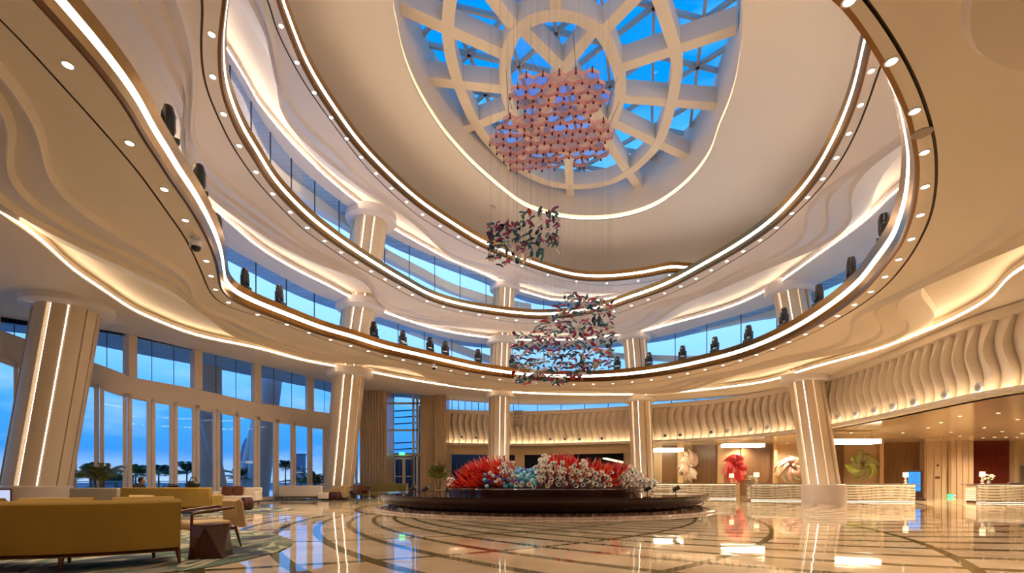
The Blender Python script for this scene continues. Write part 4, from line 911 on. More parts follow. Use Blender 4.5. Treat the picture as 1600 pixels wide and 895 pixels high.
for k in range(6):
    q = (k+1) % 6; fs += [(k, q, q+6, k+6), (k+12, k+18, q+18, q+12), (k, k+12, q+12, q), (k+6, q+6, q+18, k+18)]
m.add(vs, fs, PW); fr = m.build('hexagon_cell', ch)
m = MB(); m.add([hexpt(k, .87)+Vector((0, 0, .05)) for k in range(6)], [tuple(range(6))], PINK); pn = m.build('glass_panel', fr)
pins = []
for k in (1, 2, 4):
    q = hexpt(k); m = MB(); m.tube([q+Vector((0, 0, -.09)), q+Vector((0, 0, .08))], 0.024, NODE, 8)
    m.lathe([(0.001, -.13), (0.036, -.115), (0.042, -.09), (0.030, -.06), (0.024, -.055)], (q.x, q.y, 0), NODE, 8); pins.append(m.build('joint_pin', fr))
for i, (X, Yy, Zz) in enumerate(cells):
    if i == 0: fr.location = (X, Yy, Zz); continue
    c = fr.copy(); COL.objects.link(c); c.parent = ch; c.location = (X, Yy, Zz)
    for s_ in [pn]+pins: d = s_.copy(); COL.objects.link(d); d.parent = c
for (px, py, cx_, cy_) in ((765+26, 108, 795, 180), (825, 85, 845, 118), (895, 40, 900, 112), (920, 95, 915, 115), (965, 120, 948, 170), (968, 160, 950, 200), (793, 147, 800, 170), (880, 105, 868, 125)):
    a, b = P(px, py, HB), P(cx_, cy_, HZ+.1); m = MB(); m.tube([b-hc, a-hc], 0.013, BLACK, 5); m.build('hanging_wire', ch)

# ------------------------------------------------------------------ hanging glass leaves on wires
LEAF = [mat('leaf_teal', (0.02, 0.13, 0.17), 0.2), mat('leaf_white', (0.75, 0.68, 0.62), 0.25), mat('leaf_plum', (0.30, 0.05, 0.16), 0.2), mat('leaf_red', (0.60, 0.06, 0.08), 0.2), mat('leaf_dark', (0.03, 0.03, 0.06), 0.2), mat('leaf_grey_teal', (0.10, 0.25, 0.30), 0.2)]
WIRE = mat('thin_wire', (0.35, 0.31, 0.28), 0.5)
def leafmesh(mm):
    m = MB(); rows = []
    for j in range(9):
        t = j/8; w_ = 0.085*math.sin(PI*t**0.8)*(1-0.2*t); row = []
        for s in (-1, -.5, 0, .5, 1): row.append((0.34*(t-.5), s*w_*.95, 0.06*math.sin(PI*t)-0.05*s*s+0.04*t*t))
        rows.append(row)
    m.grid(rows, mm); bot = [[(x, y, z-0.014) for x, y, z in r] for r in rows]; m.grid(bot, mm); m.grid([[r[0] for r in rows], [r[0] for r in bot]], mm); m.grid([[r[-1] for r in rows], [r[-1] for r in bot]], mm)
    o = m.build('leaf', smooth=True, angle=80); me = o.data; bpy.data.objects.remove(o); return me
LM = [leafmesh(x) for x in LEAF]; rd = random.Random(21)
def dome_top(x, y):
    r_ = math.hypot(x-AX, y-AY); th = math.atan2(y-AY, x-AX); return EYE+18.6 if r_ < at(OC, th) else EYE+17.0
def strand(px, Y, ys, label, group, colw):
    X = (px-CX)/F*Y; zt = EYE+20.3; o = empty('leaf_strand', (X, Y, zt), rd.uniform(0, 6), label, 'mobile', group)
    zs = [EYE+(CY-y)/F*Y-zt for y in ys]; m = MB(); m.tube([(0, 0, 0), (0, 0, min(zs))], 0.003, WIRE, 4); m.build('wire', o)
    for z in zs:
        c = bpy.data.objects.new('leaf', rd.choices(LM, colw)[0]); COL.objects.link(c); c.parent = o
        c.location = (rd.uniform(-.04, .04), rd.uniform(-.04, .04), z); c.rotation_euler = (rd.uniform(-.45, .45), rd.uniform(-.6, .6)*(1.8 if 'upper' in group else 1), rd.uniform(0, 6.28)); s_ = rd.uniform(.75, 1.05); c.scale = (s_, s_, s_)
up = [(768+j*12.5+rd.uniform(-3, 3), 16.2+k*1.7+rd.uniform(-.4, .4)) for j in range(9) for k in range(3)]
for px, Y in up:
    lo = 412 if px < 850 else 395; top = 335 if px > 815 else 350; n_ = 8 if px < 820 else 6; ys = [top+rd.uniform(-4, 6)+(lo-top)*i/(n_)*rd.uniform(.85, 1.1) for i in range(n_)]
    if rd.random() < .12: ys.append(rd.uniform(322, 335))
    strand(px, Y, ys, 'wire of small glass leaves in the upper left hanging cluster', 'leaf wires of the upper cluster', (3, 3, 2, 1, 3, 1))
lowp = [((i*0.61803) % 1, (i*0.75487) % 1) for i in range(84)]
for a, b in lowp:
    px = 803+156*a; Y = 17.8+4.6*b; t = (px-803)/156
    yt = 545-95*min(1, t/0.55) if t < .55 else 452+12*(t-.55)/.45; yb = 604-26*max(0, (t-.45)/.55) if t > .02 else 590
    if t < .12: yt = 515
    yt += 8; n_ = max(3, int((yb-yt)/15)); ys = [yt+(yb-yt)*(i+rd.uniform(-.2, .8))/n_ for i in range(n_)]
    strand(px, Y, ys, 'wire of coloured glass leaves in the big lower hanging cluster', 'leaf wires of the lower cluster', (3, 4, 2.4, 1.3, .8, 2))
# ------------------------------------------------------------------ lounge furniture
MUST = mat('mustard_fabric', (0.36, 0.21, 0.030), 0.85, noise=0.10, nscale=2, bump=0.3, bscale=220); TAN = mat('tan_fabric', (0.50, 0.32, 0.15), 0.85, noise=0.06, nscale=3, bump=0.3, bscale=200)
CREAMF = mat('cream_fabric', (0.74, 0.62, 0.50), 0.85, bump=0.2, bscale=150); OLIVE = mat('olive_fabric', (0.26, 0.20, 0.05), 0.85, bump=0.2, bscale=150); GREYF = mat('grey_fabric', (0.42, 0.34, 0.24), 0.85)
WALN = mat('walnut', (0.10, 0.030, 0.012), 0.3, noise=0.35, nscale=8, stretch=(1, 1, 6)); REDWD = mat('mahogany', (0.055, 0.009, 0.005), 0.18, noise=0.35, nscale=6, stretch=(6, 1, 1))
def slabcurve(m, pts, t, z0, z1, mm, lean=0.0, side=1):
    rows = [[], [], [], [], [], []]
    n = len(pts)
    for i, p in enumerate(pts):
        d = (pts[min(i+1, n-1)]-pts[max(i-1, 0)]).normalized(); q = Vector((-d.y, d.x, 0))*side
        rr = min(0.05, t/2.2); L = lean
        for r, (o_, z) in zip(rows, ((0, z0), (L, z1-rr), (L+rr, z1), (L+t-rr, z1), (L+t, z1-rr), (t, z0))): r.append(tuple(p+q*o_+Vector((0, 0, z))))
    m.grid(rows+[rows[0]], mm); k = len(m.v)
    m.add([r[0] for r in rows], [(0, 1, 2, 3, 4, 5)], mm); m.add([r[-1] for r in rows], [(5, 4, 3, 2, 1, 0)], mm)
def leg(m, x, y, z1, r0, r1, mm, dx=0, dy=0): m.tube([(x+dx, y+dy, 0.0), (x, y, z1)], [r0, r1], mm, 10)
# front curved sofa, back towards the viewer
bp = catmull([Vector(p) for p in ((-4.80, 6.95, 0), (-5.15, 6.62, 0), (-5.7, 6.32, 0), (-6.3, 6.14, 0), (-7.0, 6.08, 0), (-7.8, 6.2, 0))], False, 6); bo = Vector((-6.3, 6.5, 0)); bp = [p-bo for p in bp]
sf = empty('curved_sofa', bo, label='large mustard curved sofa seen from behind at bottom left', cat='sofa')
m = MB(); slabcurve(m, bp, 0.13, 0.235, 0.93, MUST, -0.05, -1); m.build('backrest', sf, smooth=True, angle=50, bevel=0.012)
m = MB(); slabcurve(m, [p+Vector((0, 0.0, 0)) for p in bp], 0.85, 0.19, 0.235, WALN, 0, -1); m.build('base_rail', sf, smooth=True, angle=40)
m = MB(); slabcurve(m, [p*1.0 for p in bp[1:-1]], 0.80, 0.24, 0.44, MUST, 0.0, -1); m.build('seat', sf, smooth=True, angle=50, bevel=0.015)
def offs(pts, d):
    n = len(pts); r = []
    for i, p in enumerate(pts): t_ = (pts[min(i+1, n-1)]-pts[max(i-1, 0)]).normalized(); r.append(p+Vector((t_.y, -t_.x, 0))*d)
    return r
cu = offs(bp, 0.14)
for a, b in ((1, 10), (11, 20), (21, 30)): m = MB(); slabcurve(m, cu[a:b], 0.17, 0.45, 0.965, MUST, -0.05, -1); m.build('back_cushion', sf, smooth=True, angle=50, bevel=0.02)
for p, q in ((bp[1], (0.05, -0.03)), (bp[14], (0, -0.02)), (bp[26], (-.03, -0.02))):
    m = MB(); leg(m, p.x, p.y+0.03, 0.20, 0.017, 0.035, WALN, *q); m.build('leg', sf, smooth=True)
for i in (3, 17): p = offs(bp, 0.75)[i]; m = MB(); leg(m, p.x, p.y, 0.20, 0.017, 0.035, WALN); m.build('leg', sf, smooth=True)
# armchairs
def armchair(loc, rz, label, mm=TAN, s=1.0, group=None):      # faces local +X
    o = empty('armchair', loc, rz, label, 'chair', group); o.scale = (s, s, s)
    m = MB(); m.box((0.05, 0, 0.385), (0.60, 0.60, 0.15), mm); m.build('seat', o, bevel=0.05, smooth=True)
    m = MB(); pts = [Vector((-0.30-0.10*math.cos(a), 0.36*math.sin(a), 0)) for a in [(-1.35+2.7*i/12) for i in range(13)]]
    slabcurve(m, pts, 0.10, 0.34, 0.81, mm, -0.05, 1); m.build('backrest', o, smooth=True, angle=50, bevel=0.01)
    m = MB()
    for y in (-0.37, 0.37): m.tube([(0.36, y, 0.60), (0.20, y, 0.625), (-0.05, y, 0.655), (-0.25, y*0.97, 0.68)], [0.020, 0.024, 0.024, 0.02], WALN, 10)
    for i, y in enumerate((-0.37, 0.37)):
        m2 = MB(); m2.tube([(0.36, y, 0.60), (0.20, y, 0.625), (-0.05, y, 0.655), (-0.25, y*0.97, 0.68)], [0.022, 0.026, 0.026, 0.02], WALN, 10); m2.build('armrest', o, smooth=True)
        m2 = MB(); m2.tube([(0.38, y, 0.0), (0.36, y, 0.60)], [0.014, 0.024], WALN, 10); m2.build('leg', o, smooth=True)
        m2 = MB(); m2.tube([(-0.38, y*0.8, 0.0), (-0.28, y*0.85, 0.36)], [0.014, 0.028], WALN, 10); m2.build('leg', o, smooth=True)
        m2 = MB(); m2.bar((0.36, y, 0.33), (-0.28, y*0.85, 0.33), 0.03, 0.05, WALN); m2.build('side_rail', o)
    return o
armchair((-5.38, 8.55, 0), PI+0.85, 'tan armchair with walnut arms beside the faceted side table', s=1.06)
armchair((-9.7, 12.2, 0), -PI/2-0.1, 'tan armchair just showing above the mustard sofa back', s=1.0)
armchair((-10.1, 11.0, 0), -PI/2+0.5, 'low tan armchair mostly hidden, left behind the mustard sofa', s=0.93)
# faceted table
tb = empty('faceted_side_table', (-4.67, 7.45, 0), 0.25, 'dark mahogany faceted side table on the patterned rug', 'table'); m = MB()
B_ = [(-.24, -.24), (.24, -.24), (.24, .24), (-.24, .24)]; T_ = [(.0, -.33), (.33, 0), (0, .33), (-.33, 0)]
T_ = [(-.175, -.175), (.175, -.175), (.175, .175), (-.175, .175)]; c_, s_ = math.cos(PI/4), math.sin(PI/4)
T_ = [(x*c_-y*s_, x*s_+y*c_) for x, y in T_]
V = [(x, y, 0) for x, y in B_]+[(x, y, 0.50) for x, y in T_]
m.add(V, [(3, 2, 1, 0)]+[(i, (i+1) % 4, 4+i) for i in range(4)]+[(4+i, (i+1) % 4, 4+(i+1) % 4) for i in range(4)], REDWD); m.build('faceted_body', tb, bevel=0.004)
m = MB(); m.add([(x*1.04, y*1.04, z) for z in (0.501, 0.52) for x, y in T_], [(0, 1, 2, 3), (7, 6, 5, 4)]+[(i, (i+1) % 4, 4+(i+1) % 4, 4+i) for i in range(4)], REDWD); m.build('table_top', tb)
# straight sofas
def sofa(loc, rz, ln, mm, label, h=0.93, arms=True, cushions=0, dp=0.85, legm=WALN, chaise=0):   # back along local -Y
    o = empty('lounge_sofa', loc, rz, label, 'sofa')
    m = MB(); m.box((0, -dp/2+0.09, (h+0.22)/2), (ln, 0.18, h-0.22), mm); m.build('backrest', o, bevel=0.05, smooth=True)
    m = MB(); m.box((0, 0.05, 0.34), (ln-0.04, dp-0.1, 0.24), mm); m.build('seat', o, bevel=0.04, smooth=True)
    m = MB(); m.box((0, 0.0, 0.19), (ln-0.06, dp-0.06, 0.06), WALN); m.build('base_rail', o)
    if arms:
        for s in (-1, 1): m = MB(); m.box((s*(ln/2-0.07), 0.0, 0.45), (0.14, dp, 0.44), mm); m.build('armrest', o, bevel=0.04, smooth=True)
    if chaise: m = MB(); m.box((ln/2+chaise/2, 0.05, 0.34), (chaise, dp-0.1, 0.24), mm); m.build('chaise', o, bevel=0.05, smooth=True)
    for sx_ in (-1, 1):
        for sy_ in (-1, 1): m = MB(); leg(m, sx_*(ln/2-0.15), sy_*(dp/2-0.12), 0.17, 0.015, 0.03, legm); m.build('leg', o)
    return o
q = fl_(161, 17.2); sofa((q.x, q.y, 0), 0.04, 1.65, GREYF, 'shorter grey-beige sofa back in the second row, left part')
q = fl_(268, 17.3); sofa((q.x-0.02, q.y+0.1, 0), 0.02, 3.15, MUST, 'long mustard sofa back in the second row, under the seated person', h=0.94)
q = fl_(368, 22.5); o = sofa((q.x, q.y+0.2, 0), PI+0.15, 1.9, CREAMF, 'cream sofa with patterned cushions by the glass doors', h=0.85)
PAT = mat('brown_pattern', (0.13, 0.035, 0.012), 0.8, noise=0.7, nscale=25)
for x, lab in ((355, 'left brown patterned cushion on the cream sofa'), (372, 'right brown patterned cushion on the cream sofa')):
    q = fl_(x, 22.6); m = MB(); m.box((0, 0, 0), (.48, .16, .46), PAT)
    o = m.build('cushion', smooth=True, bevel=0.07); o.location = (q.x, q.y, 0.70); o.rotation_euler = (-0.2, 0, 0); tag(o, lab, 'cushion', 'cushions on the cream sofa')
q = fl_(474, 28.8); sofa((q.x, q.y, 0), 0.0, 2.55, CREAMF, 'white sofa seen from behind near the leaning column', h=0.88, arms=False)
q = fl_(504, 29.2); sofa((q.x+0.1, q.y, 0), 0.0, 0.5, CREAMF, 'low white ottoman end beside the white sofa', h=0.46, arms=False) if False else None
q = fl_(508, 28.6); m = MB(); m.box((0, 0, 0.27), (0.62, 0.75, 0.38), CREAMF); o = m.build('ottoman', bevel=0.05, smooth=True); o.location = (q.x, q.y, 0); tag(o, 'low white ottoman at the right end of the white sofa', 'ottoman')
q = fl_(524, 29.4); m = MB(); m.tube([(-1.0, 0, 0.44), (-0.2, 0, 0.62), (0.5, 0, 0.86)], 0.02, CREAMF, 6); 
o = empty('chaise_lounge', (q.x, q.y, 0), 0.0, 'beige chaise with sloping back in front of the leaning column', 'sofa'); m = MB()
m.add([(x, y, z) for y in (-.4, .4) for x, z in ((-0.9, .12), (-0.9, .50), (-.3, .60), (.5, .88), (.75, .88), (.75, .12))], [(0, 1, 2, 3, 4, 5), (11, 10, 9, 8, 7, 6)]+[(i, i+6, (i+1) % 6+6, (i+1) % 6) for i in range(6)], TAN); m.build('body', o, bevel=0.05, smooth=True)
m = MB(); m.box((0, 0, 0.06), (1.4, .6, 0.12), WALN); m.build('plinth', o)
# barrel stools
def barrel(x, y, label, s=1.0):
    q = PF(x, y); o = empty('barrel_stool', q, label=label, cat='stool', group='ribbed barrel stools'); o.scale = (s, s, s)
    m = MB(); pf = [(0.001, 0.0), (0.17, 0.0)]
    for i in range(13): z = 0.03+0.40*i/12; pf.append((0.17+0.07*math.sin(PI*(z/0.46))+(0.008 if i % 2 else -0.004), z))
    pf += [(0.17, 0.46), (0.001, 0.46)]; m.lathe(pf, (0, 0, 0), REDWD, 24); m.build('body', o, smooth=True, angle=35)
    m = MB(); m.lathe([(0.001, 0.462), (0.16, 0.462), (0.165, 0.475), (0.001, 0.48)], (0, 0, 0), WALN, 24); m.build('top', o)
barrel(385.5, 797, 'ribbed dark barrel stool beside the cream sofa', 1.08); barrel(519.5, 781.5, 'left dark barrel stool right of the white sofa', 1.05); barrel(527, 781.5, 'right dark barrel stool right of the white sofa', 1.05)
# dark chairs and olive booth in front of the pillar
for x, y, rz, lab in ((540, 778.5, 0.3, 'dark wooden armchair nearest the chaise'), (553, 779, 2.6, 'dark wooden armchair seen from behind between the tables'), (565, 778.5, PI, 'dark wooden armchair nearest the olive sofa')):
    q = PF(x, y); armchair((q.x, q.y, 0), rz, lab, WALN, 1.1)
q = PF(583, 777.2); rs = [Vector((-1.3, 0, 0)), Vector((-0.6, 0.05, 0)), Vector((0.4, 0.05, 0)), Vector((1.2, -0.05, 0)), Vector((1.9, -0.5, 0)), Vector((2.15, -1.0, 0))]
o = empty('booth_sofa', (q.x+0.2, q.y+0.6, 0), 0, 'olive green curved booth sofa in front of the stone pillar', 'sofa'); c = catmull(rs, False, 5)
m = MB(); slabcurve(m, c, 0.16, 0.46, 0.98, OLIVE, 0, 1); m.build('backrest', o, smooth=True, angle=50, bevel=0.02)
m = MB(); slabcurve(m, [p+Vector((0, -.7, 0)) for p in c[:-6]], 0.68, 0.16, 0.44, OLIVE, 0, 1); m.build('seat', o, smooth=True, angle=50, bevel=0.02)
for i in (1, 9, 16): m = MB(); leg(m, c[i].x, c[i].y-.05, 0.46, 0.02, 0.03, WALN); m.build('leg', o)
for x, y, lab in ((577, 779.5, 'round dark table left in front of the olive sofa'), (592, 779, 'round dark table right in front of the olive sofa')):
    q = PF(x, y); o = empty('pedestal_table', q, label=lab, cat='table'); m = MB(); m.lathe([(0.001, 0.56), (0.42, 0.56), (0.42, 0.60), (0.001, 0.60)], (0, 0, 0), WALN, 24); m.build('table_top', o)
    m = MB(); m.lathe([(0.28, 0), (0.26, 0.02), (0.05, 0.05), (0.05, 0.56)], (0, 0, 0), STEEL, 20); m.build('pedestal', o, smooth=True)
# left edge tablet frame
q = PY(5, 771, 14.0); o = empty('framed_screen', (q.x, q.y, 0.50), 0.0, 'pale lit screen in a dark frame at the left edge', 'screen'); m = MB(); m.box((0, 0, 0.24), (0.50, 0.04, 0.42), WALN); m.box((0, 0, -0.25), (0.3, 0.3, 0.5), WALN); m.build('frame', o, bevel=0.01)
m = MB(); m.box((0, -0.022, 0.24), (0.44, 0.01, 0.34), glow('screen_pale', (0.62, 0.68, 0.95), 0.8)); m.build('screen', o)
# black bags on the mustard sofa
q = fl_(313, 17.6)
m = MB(); m.sphere((0, 0, 0), 0.24, BLACK, 14, 9, (1.15, .6, .62)); m.tube([(-.12, 0, .1), (-.05, 0, .26), (.1, 0, .24), (.16, 0, .08)], 0.02, BLACK, 6); o = m.build('black_bag', smooth=True); o.location = (q.x, q.y-0.42, 1.04); tag(o, 'black bag resting on top of the long mustard sofa back', 'bag')
q = fl_(276, 17.6)
m = MB(); m.tube([(-.2, 0, .0), (-.14, 0, .10), (-.04, 0, .02), (0.05, 0, .12), (.14, 0, .10), (.3, 0, .08), (.32, 0, 0)], 0.022, BLACK, 6); m.box((0.2, 0, 0.03), (.3, .12, .07), BLACK); o = m.build('camera_strap', smooth=True); o.location = (q.x, q.y-0.42, 0.945); tag(o, 'black looped strap lying on the long mustard sofa back', 'strap')

# rugs
RUG = bpy.data.materials.new('patterned_rug'); RUG.use_nodes = True; t = RUG.node_tree; b = t.nodes['Principled BSDF']; b.inputs['Roughness'].default_value = 0.95
c = N(t, 'ShaderNodeTexCoord'); mp_ = N(t, 'ShaderNodeMapping'); mp_.inputs['Scale'].default_value = (1.0, 0.55, 1); n1 = N(t, 'ShaderNodeTexNoise'); n1.inputs['Scale'].default_value = 1.3; n1.inputs['Detail'].default_value = 1.2; n1.inputs['Distortion'].default_value = 0.9
r = N(t, 'ShaderNodeValToRGB'); r.color_ramp.interpolation = 'CONSTANT'; e = r.color_ramp.elements; e[0].color = (0.02, 0.022, 0.04, 1); e[1].position = 0.42; e[1].color = (0.07, 0.10, 0.07, 1)
for p, cc in ((0.50, (0.36, 0.31, 0.21, 1)), (0.56, (0.08, 0.11, 0.07, 1)), (0.64, (0.20, 0.17, 0.14, 1))): k = e.new(p); k.color = cc
t.links.new(c.outputs['Object'], mp_.inputs[0]); t.links.new(mp_.outputs[0], n1.inputs['Vector']); t.links.new(n1.outputs[0], r.inputs[0]); t.links.new(r.outputs[0], b.inputs['Base Color'])
def rug(pts, label):
    c = catmull([Vector((p[0], p[1], 0)) for p in pts], True, 10); m = MB(); n = len(c)
    m.add([(p.x, p.y, 0.001) for p in c]+[(p.x, p.y, 0.014) for p in c], [tuple(range(n, 2*n))]+[(i, (i+1) % n, n+(i+1) % n, n+i) for i in range(n)], RUG)
    tag(m.build('area_rug'), label, 'rug')
f = lambda x, y: tuple(PF(x, y)[:2])
rug([f(458, 848), f(440, 838), f(405, 832), f(360, 829), (-8.5, 10.6), (-12, 9.5), (-12, 6), (-9, 5.0), f(60, 900), f(230, 897), f(330, 886), f(400, 871), f(438, 861)], 'large green and cream patterned rug under the mustard curved sofa')
rug([(-14.5, 20.5), (-9.6, 20.2), (-8.9, 18.8), (-9.3, 17.0), (-11.5, 15.6), (-15.5, 15.6)], 'patterned rug under the second row of sofas and barrel stool')
rug([(-15.6, 30.0), (-8.4, 30.2), (-7.6, 29.0), (-10.8, 28.3), (-15.3, 27.6)], 'long grey-blue rug under the white sofa and dark chairs')

# seated person
def skin_body(name, joints, edges, radii, mm, parent, subd=2):
    me = bpy.data.meshes.new(name); me.from_pydata(joints, edges, []); o = bpy.data.objects.new(name, me); COL.objects.link(o); o.parent = parent
    sk_ = o.modifiers.new('skin', 'SKIN'); sv = me.skin_vertices
    if not sv: me.attributes
    bm = bmesh.new(); bm.from_mesh(me); lay = bm.verts.layers.skin.verify(); bm.verts.ensure_lookup_table()
    for i, v in enumerate(bm.verts): v[lay].radius = radii[i] if isinstance(radii[i], tuple) else (radii[i], radii[i]); v[lay].use_root = (i == 0)
    bm.to_mesh(me); bm.free(); me.materials.append(mm)
    sd = o.modifiers.new('subd', 'SUBSURF'); sd.levels = subd; sd.render_levels = subd; sk_.use_smooth_shade = True; return o
SKIN = mat('skin', (0.42, 0.24, 0.15), 0.5); JACK = mat('dark_jacket', (0.015, 0.013, 0.016), 0.8); HAIR = mat('black_hair', (0.008, 0.006, 0.006), 0.5)
pq = fl_(217, 17.9); pe = empty('person', (pq.x, pq.y-0.05, 0), 0.0, 'person in dark jacket seated beyond the long mustard sofa, head bowed', 'person')
J = [(0, 0, .52), (0.02, 0, .75), (0.04, 0, .93), (0.10, 0, 1.03), (0.02, .19, .93), (0.22, .24, .70), (0.42, .12, .66), (0.02, -.19, .93), (0.22, -.24, .70), (0.42, -.12, .66), (0.05, .10, .50), (.45, .12, .50), (.48, .12, .08), (.60, .12, .05), (0.05, -.10, .50), (.45, -.12, .50), (.48, -.12, .08), (.60, -.12, .05)]
Ed = [(0, 1), (1, 2), (2, 3), (2, 4), (4, 5), (5, 6), (2, 7), (7, 8), (8, 9), (0, 10), (10, 11), (11, 12), (12, 13), (0, 14), (14, 15), (15, 16), (16, 17)]
Rr = [.14, .14, .14, .06, .075, .05, .035, .075, .05, .035, .10, .065, .045, .04, .10, .065, .045, .04]
skin_body('body', J, Ed, Rr, JACK, pe)
m = MB(); m.sphere((0.16, 0, 1.12), 0.10, SKIN, 18, 12, (1.0, .80, 1.15)); m.sphere((0.258, 0, 1.10), 0.018, SKIN, 8, 6, (1.2, .8, 1.3)); m.sphere((0.16, .085, 1.11), 0.022, SKIN, 8, 6, (.8, .5, 1.3)); m.sphere((0.16, -.085, 1.11), 0.022, SKIN, 8, 6, (.8, .5, 1.3)); m.tube([(0.09, 0, 1.0), (0.13, 0, 1.07)], 0.055, SKIN, 12); hd = m.build('head', pe, smooth=True)
m = MB(); m.sphere((0.125, 0, 1.15), 0.115, HAIR, 18, 12, (1.0, .88, 1.0)); m.build('hair', pe, smooth=True)
for s in (-1, 1):
    m = MB(); m.sphere((0.47, s*.10, .66), 0.04, SKIN, 10, 7, (1.1, .9, .5))
    for k in range(4): m.tube([(0.50, s*.10-0.027+0.018*k, .66), (0.535+0.006*(k in (1, 2)), s*.10-0.027+0.018*k, .655), (0.555, s*.10-0.027+0.018*k, .635)], [0.009, 0.008, 0.007], SKIN, 7)
    m.tube([(0.47, s*.07, .66), (0.495, s*.05, .665), (0.515, s*.048, .66)], [0.011, 0.010, 0.008], SKIN, 7); m.build('hand', pe, smooth=True)
for s in (-1, 1):
    m = MB(); m.sphere((0.585, s*.12, .045), 0.06, BLACK, 12, 8, (1.9, .75, .7)); m.build('shoe', pe, smooth=True)
q = empty('lounge_stool', (pq.x, pq.y-0.05, 0), 0, 'low seat under the seated person behind the mustard sofa', 'stool'); m = MB(); m.box((0, 0, 0.30), (0.6, 0.6, 0.16), CREAMF); m.build('seat', q, bevel=0.04)
for sx_ in (-1, 1):
    for sy_ in (-1, 1): m = MB(); leg(m, sx_*.25, sy_*.25, 0.24, 0.015, 0.025, WALN); m.build('leg', q)

pe.scale = (1.05, 1.05, 1.05)
# ------------------------------------------------------------------ palms
FR = [mat('palm_green', (0.07, 0.15, 0.035), 0.6), mat('palm_yellow_green', (0.16, 0.17, 0.03), 0.6), mat('palm_blue_green', (0.05, 0.10, 0.07), 0.6)]; TRK = mat('palm_trunk', (0.16, 0.10, 0.05), 0.9, noise=0.4, nscale=20); POT = mat('beige_pot', (0.50, 0.42, 0.32), 0.4)
def palm(loc, h, fl, nf, label, pot=None, mi=0, seed=1, stems=1, stiff=0.5):
    rd = random.Random(seed); o = empty('potted_palm' if pot else 'palm_tree', loc, rd.uniform(0, 6), label, 'plant' if pot else 'tree', None)
    z0 = 0
    if pot:
        m = MB(); m.lathe([(0.001, 0.0), (pot*.7, 0.0), (pot, pot*1.5), (pot*.93, pot*1.5), (pot*.9, pot*1.35), (0.001, pot*1.35)], (0, 0, 0), POT, 24); m.build('pot', o, smooth=True, angle=40); z0 = pot*1.35
    for s_ in range(stems):
        a = 2*PI*s_/max(1, stems); q = 0.08*(stems > 1); top = Vector((math.cos(a)*q*2.5, math.sin(a)*q*2.5, h*(1-0.12*s_))); m = MB(); m.tube([(q*math.cos(a), q*math.sin(a), z0), top], [0.05+0.02*h/2, 0.04], TRK, 8); m.build('trunk', o, smooth=True)
        for i in range(nf):
            b = 2*PI*i/nf*1.618+rd.uniform(-.2, .2); el_ = rd.uniform(0.45, 1.5); L_ = fl*rd.uniform(.75, 1.1); m = MB(); pts = []
            for j in range(8):
                t = j/7; r_ = L_*t*math.cos(el_)*(1+.2*t); z = L_*(t*math.sin(el_)-stiff*t*t); pts.append(top+Vector((r_*math.cos(b), r_*math.sin(b), z)))
            mm = FR[(mi if rd.random() < .7 else 1)]; m.tube(pts, [0.012, 0.011, 0.01, 0.009, 0.008, 0.006, 0.005, 0.003], mm, 4, False); vs, fs = [], []
            for j in range(1, 36):
                t = 0.12+0.88*j/36; k = min(6, int(t*7)); u = t*7-k; p = pts[k].lerp(pts[k+1], u); d = (pts[k+1]-pts[k]).normalized(); sd = d.cross(Vector((0, 0, 1))).normalized(); ll = fl*0.32*math.sin(PI*min(1, t*.85+.15))**0.6
                for s in (-1, 1):
                    e = p+sd*s*ll*0.75+d*ll*0.6+Vector((0, 0, -0.35*ll)); c1 = p+d*0.035*fl; k0 = len(vs); mid = (p+e)/2+Vector((0, 0, .06*ll)); vs += [p, mid-d*0.008*fl, e, mid+d*0.012*fl]; fs += [(k0, k0+1, k0+2, k0+3)]
            m.add(vs, fs, mm); m.build('frond', o)
    return o
q = PF(687, 777); palm((q.x, q.y-0.3, 0), 1.55, 1.25, 12, 'potted palm beside the fluted stone pier', 0.36, 1, 3, 3, 0.35)
q = PF(492, 779); palm((q.x-0.5, q.y+1.0, 0), 1.1, 1.25, 12, 'leafy potted palm between the white sofa and leaning column', 0.35, 0, 5, 3, 0.4)
q = fl_(118, 19.8); palm((q.x+.15, q.y+1.0, 0), 1.45, 1.0, 12, 'potted palm behind the large left column by the doors', 0.3, 1, 8, 3, 0.4)
for i, (x, Y, h, fl, lab) in enumerate(((142, 27, 1.3, 1.7, 'outdoor palm seen just right of the large left column'), (182, 31, 0.9, 1.5, 'pale outdoor palm through the second glass door leaf'), (212, 29, 1.4, 1.5, 'outdoor palm above the seated person'), (248, 31, 1.5, 1.7, 'outdoor palm right of the seated person'), (292, 32, 1.6, 1.6, 'outdoor palm above the black strap'), (318, 33, 1.8, 1.6, 'outdoor palm above the black bag'), (374, 36, 1.3, 1.6, 'outdoor palm beside the outdoor leaning column'), (446, 38, 2.0, 1.5, 'tall outdoor palm through the doors above the white sofa'), (470, 39, 1.0, 1.5, 'outdoor palm left of the leaning column'))):
    q = fl_(x, Y); palm((q.x, q.y, 0), h, fl*1.12, 16, lab, None, 2 if i not in (0, 2) else 0, 20+i, 1, 0.55)

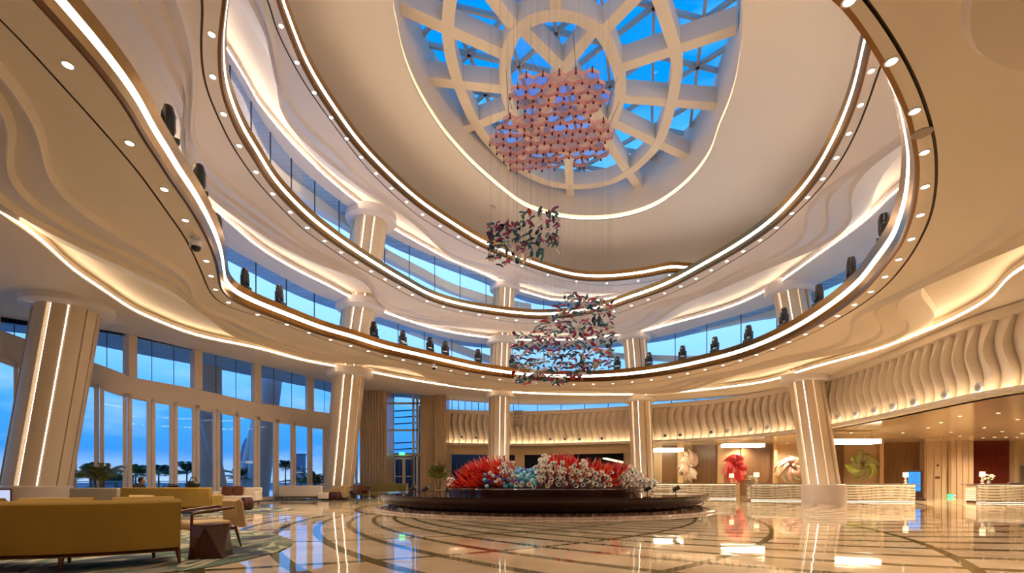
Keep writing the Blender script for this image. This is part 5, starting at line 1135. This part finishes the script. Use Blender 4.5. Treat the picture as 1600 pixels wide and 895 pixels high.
# ------------------------------------------------------------------ outdoors beyond the glass
TER = mat('terrace_stone', (0.20, 0.22, 0.26), 0.4, noise=0.2, nscale=2)
m = MB(); m.box((-28, 32, -0.12), (46, 60, 0.12), TER); struct(m.build('ground_terrace'), 'grey outdoor terrace beyond the glass doors', 'ground')
m = MB(); m.box((0, 900, -8.0), (4000, 1700, 0.5), mat('far_land', (0.05, 0.08, 0.13), 0.7, noise=0.4, nscale=0.02)); struct(m.build('ground_far'), 'dark blue land and sea far outside', 'ground')
rl = empty('terrace_railing', (0, 0, 0), 0, 'glass railing with steel handrail outside the folding doors', 'railing'); pts = [fl_(x, Y) for x, Y in ((-20, 28), (60, 28.5), (150, 29.5), (250, 33), (350, 38), (430, 43), (500, 47))]; c = catmull(pts, False, 6)
m = MB(); m.tube([p+Vector((0, 0, 1.12)) for p in c], 0.03, STEEL, 8); m.build('handrail', rl, smooth=True)
m = MB(); m.grid([[p+Vector((0, 0, .1)) for p in c], [p+Vector((0, 0, 1.05)) for p in c]], GLASS); m.build('glass_panel', rl)
for i in range(0, len(c), 3): m = MB(); m.tube([c[i], c[i]+Vector((0, 0, 1.12))], 0.02, STEEL, 6); m.build('post', rl)
CONC = mat('outdoor_concrete', (0.40, 0.44, 0.52), 0.6)
for (xa, ya, xb, yb, Y, lab) in ((326, 745, 322, 545, 28.5, 'outdoor leaning column seen through the middle transom'), (350, 745, 322, 655, 28.8, 'outdoor slanted strut beside the folding doors'), (402, 748, 422, 590, 34, 'outdoor leaning column behind the right transoms'), (384, 745, 412, 655, 36, 'thin outdoor strut left of the right outdoor column')):
    a = PY(xa, ya, Y+2.5); a.z = 0; b = PY(xb, yb, Y); m = MB(); m.tube([a, b], [0.8 if 'column' in lab else 0.35]*2, CONC, 20); struct(m.build('column_outdoor', smooth=True), lab, 'column')
BLD = mat('far_building', (0.10, 0.15, 0.24), 0.6); BWIN = glow('far_lit_windows', (0.9, 0.8, 0.7), 0.5)
def far(x0, x1, ytop, Y, label, spire=False, lit=True):
    a, b = PY(x0, 745, Y), PY(x1, 745, Y); zt = EYE+(CY-ytop)/F*Y; cx_, wd_ = (a.x+b.x)/2, b.x-a.x; o = empty('distant_building', (cx_, Y, -8), 0, label, 'building')
    m = MB(); hgt = zt+8
    if spire:
        m.box((0, 0, hgt*.35), (wd_, wd_*.6, hgt*.7), BLD); m.lathe([(wd_*.35, hgt*.7), (wd_*.30, hgt*.82), (wd_*.12, hgt*.93), (.01, hgt)], (0, 0, 0), BLD, 8)
    else: m.box((0, 0, hgt/2), (wd_, wd_*.5, hgt), BLD); m.box((0, 0, hgt), (wd_*1.1, wd_*.6, hgt*.04), BLD)
    m.build('body', o)
    if lit:
        m = MB()
        for i in range(3): m.box((0, -wd_*.31, 8+hgt*0.12*(i+1)), (wd_*.8, 0.3, hgt*.012), BWIN)
        m.build('lit_windows', o)
far(374, 394, 683, 420, 'distant spired tower seen through the glass doors', True); far(460, 476, 710, 300, 'distant flat-roofed building above the white sofa'); far(366, 376, 735, 380, 'low distant building left of the spired tower'); far(394, 404, 738, 380, 'low distant building right of the spired tower')
far(612, 656, 735, 200, 'distant low building beyond the glass entrance'); far(150, 200, 742, 500, 'faint distant building left through the doors')
# ------------------------------------------------------------------ shell behind / around
m = MB(); kk = kspan(195, 334)
m.grid([[(*pt(W1, k, 0), 0) for k in kk], [(*pt(W1, k, 0), zp(H1, pt(W1, k)[0], 0.1)) for k in kk]], PLASTER); struct(m.build('wall_back'), 'plain curved wall behind the viewer', 'wall')

m = MB(); m.box((42, 24, 2.1), (0.3, 34, 4.2), RIB); m.box((29, 8.5, 2.1), (26, 0.3, 4.2), RIB); struct(m.build('wall_right'), 'plain far wall of the reception hall outside the view', 'wall')
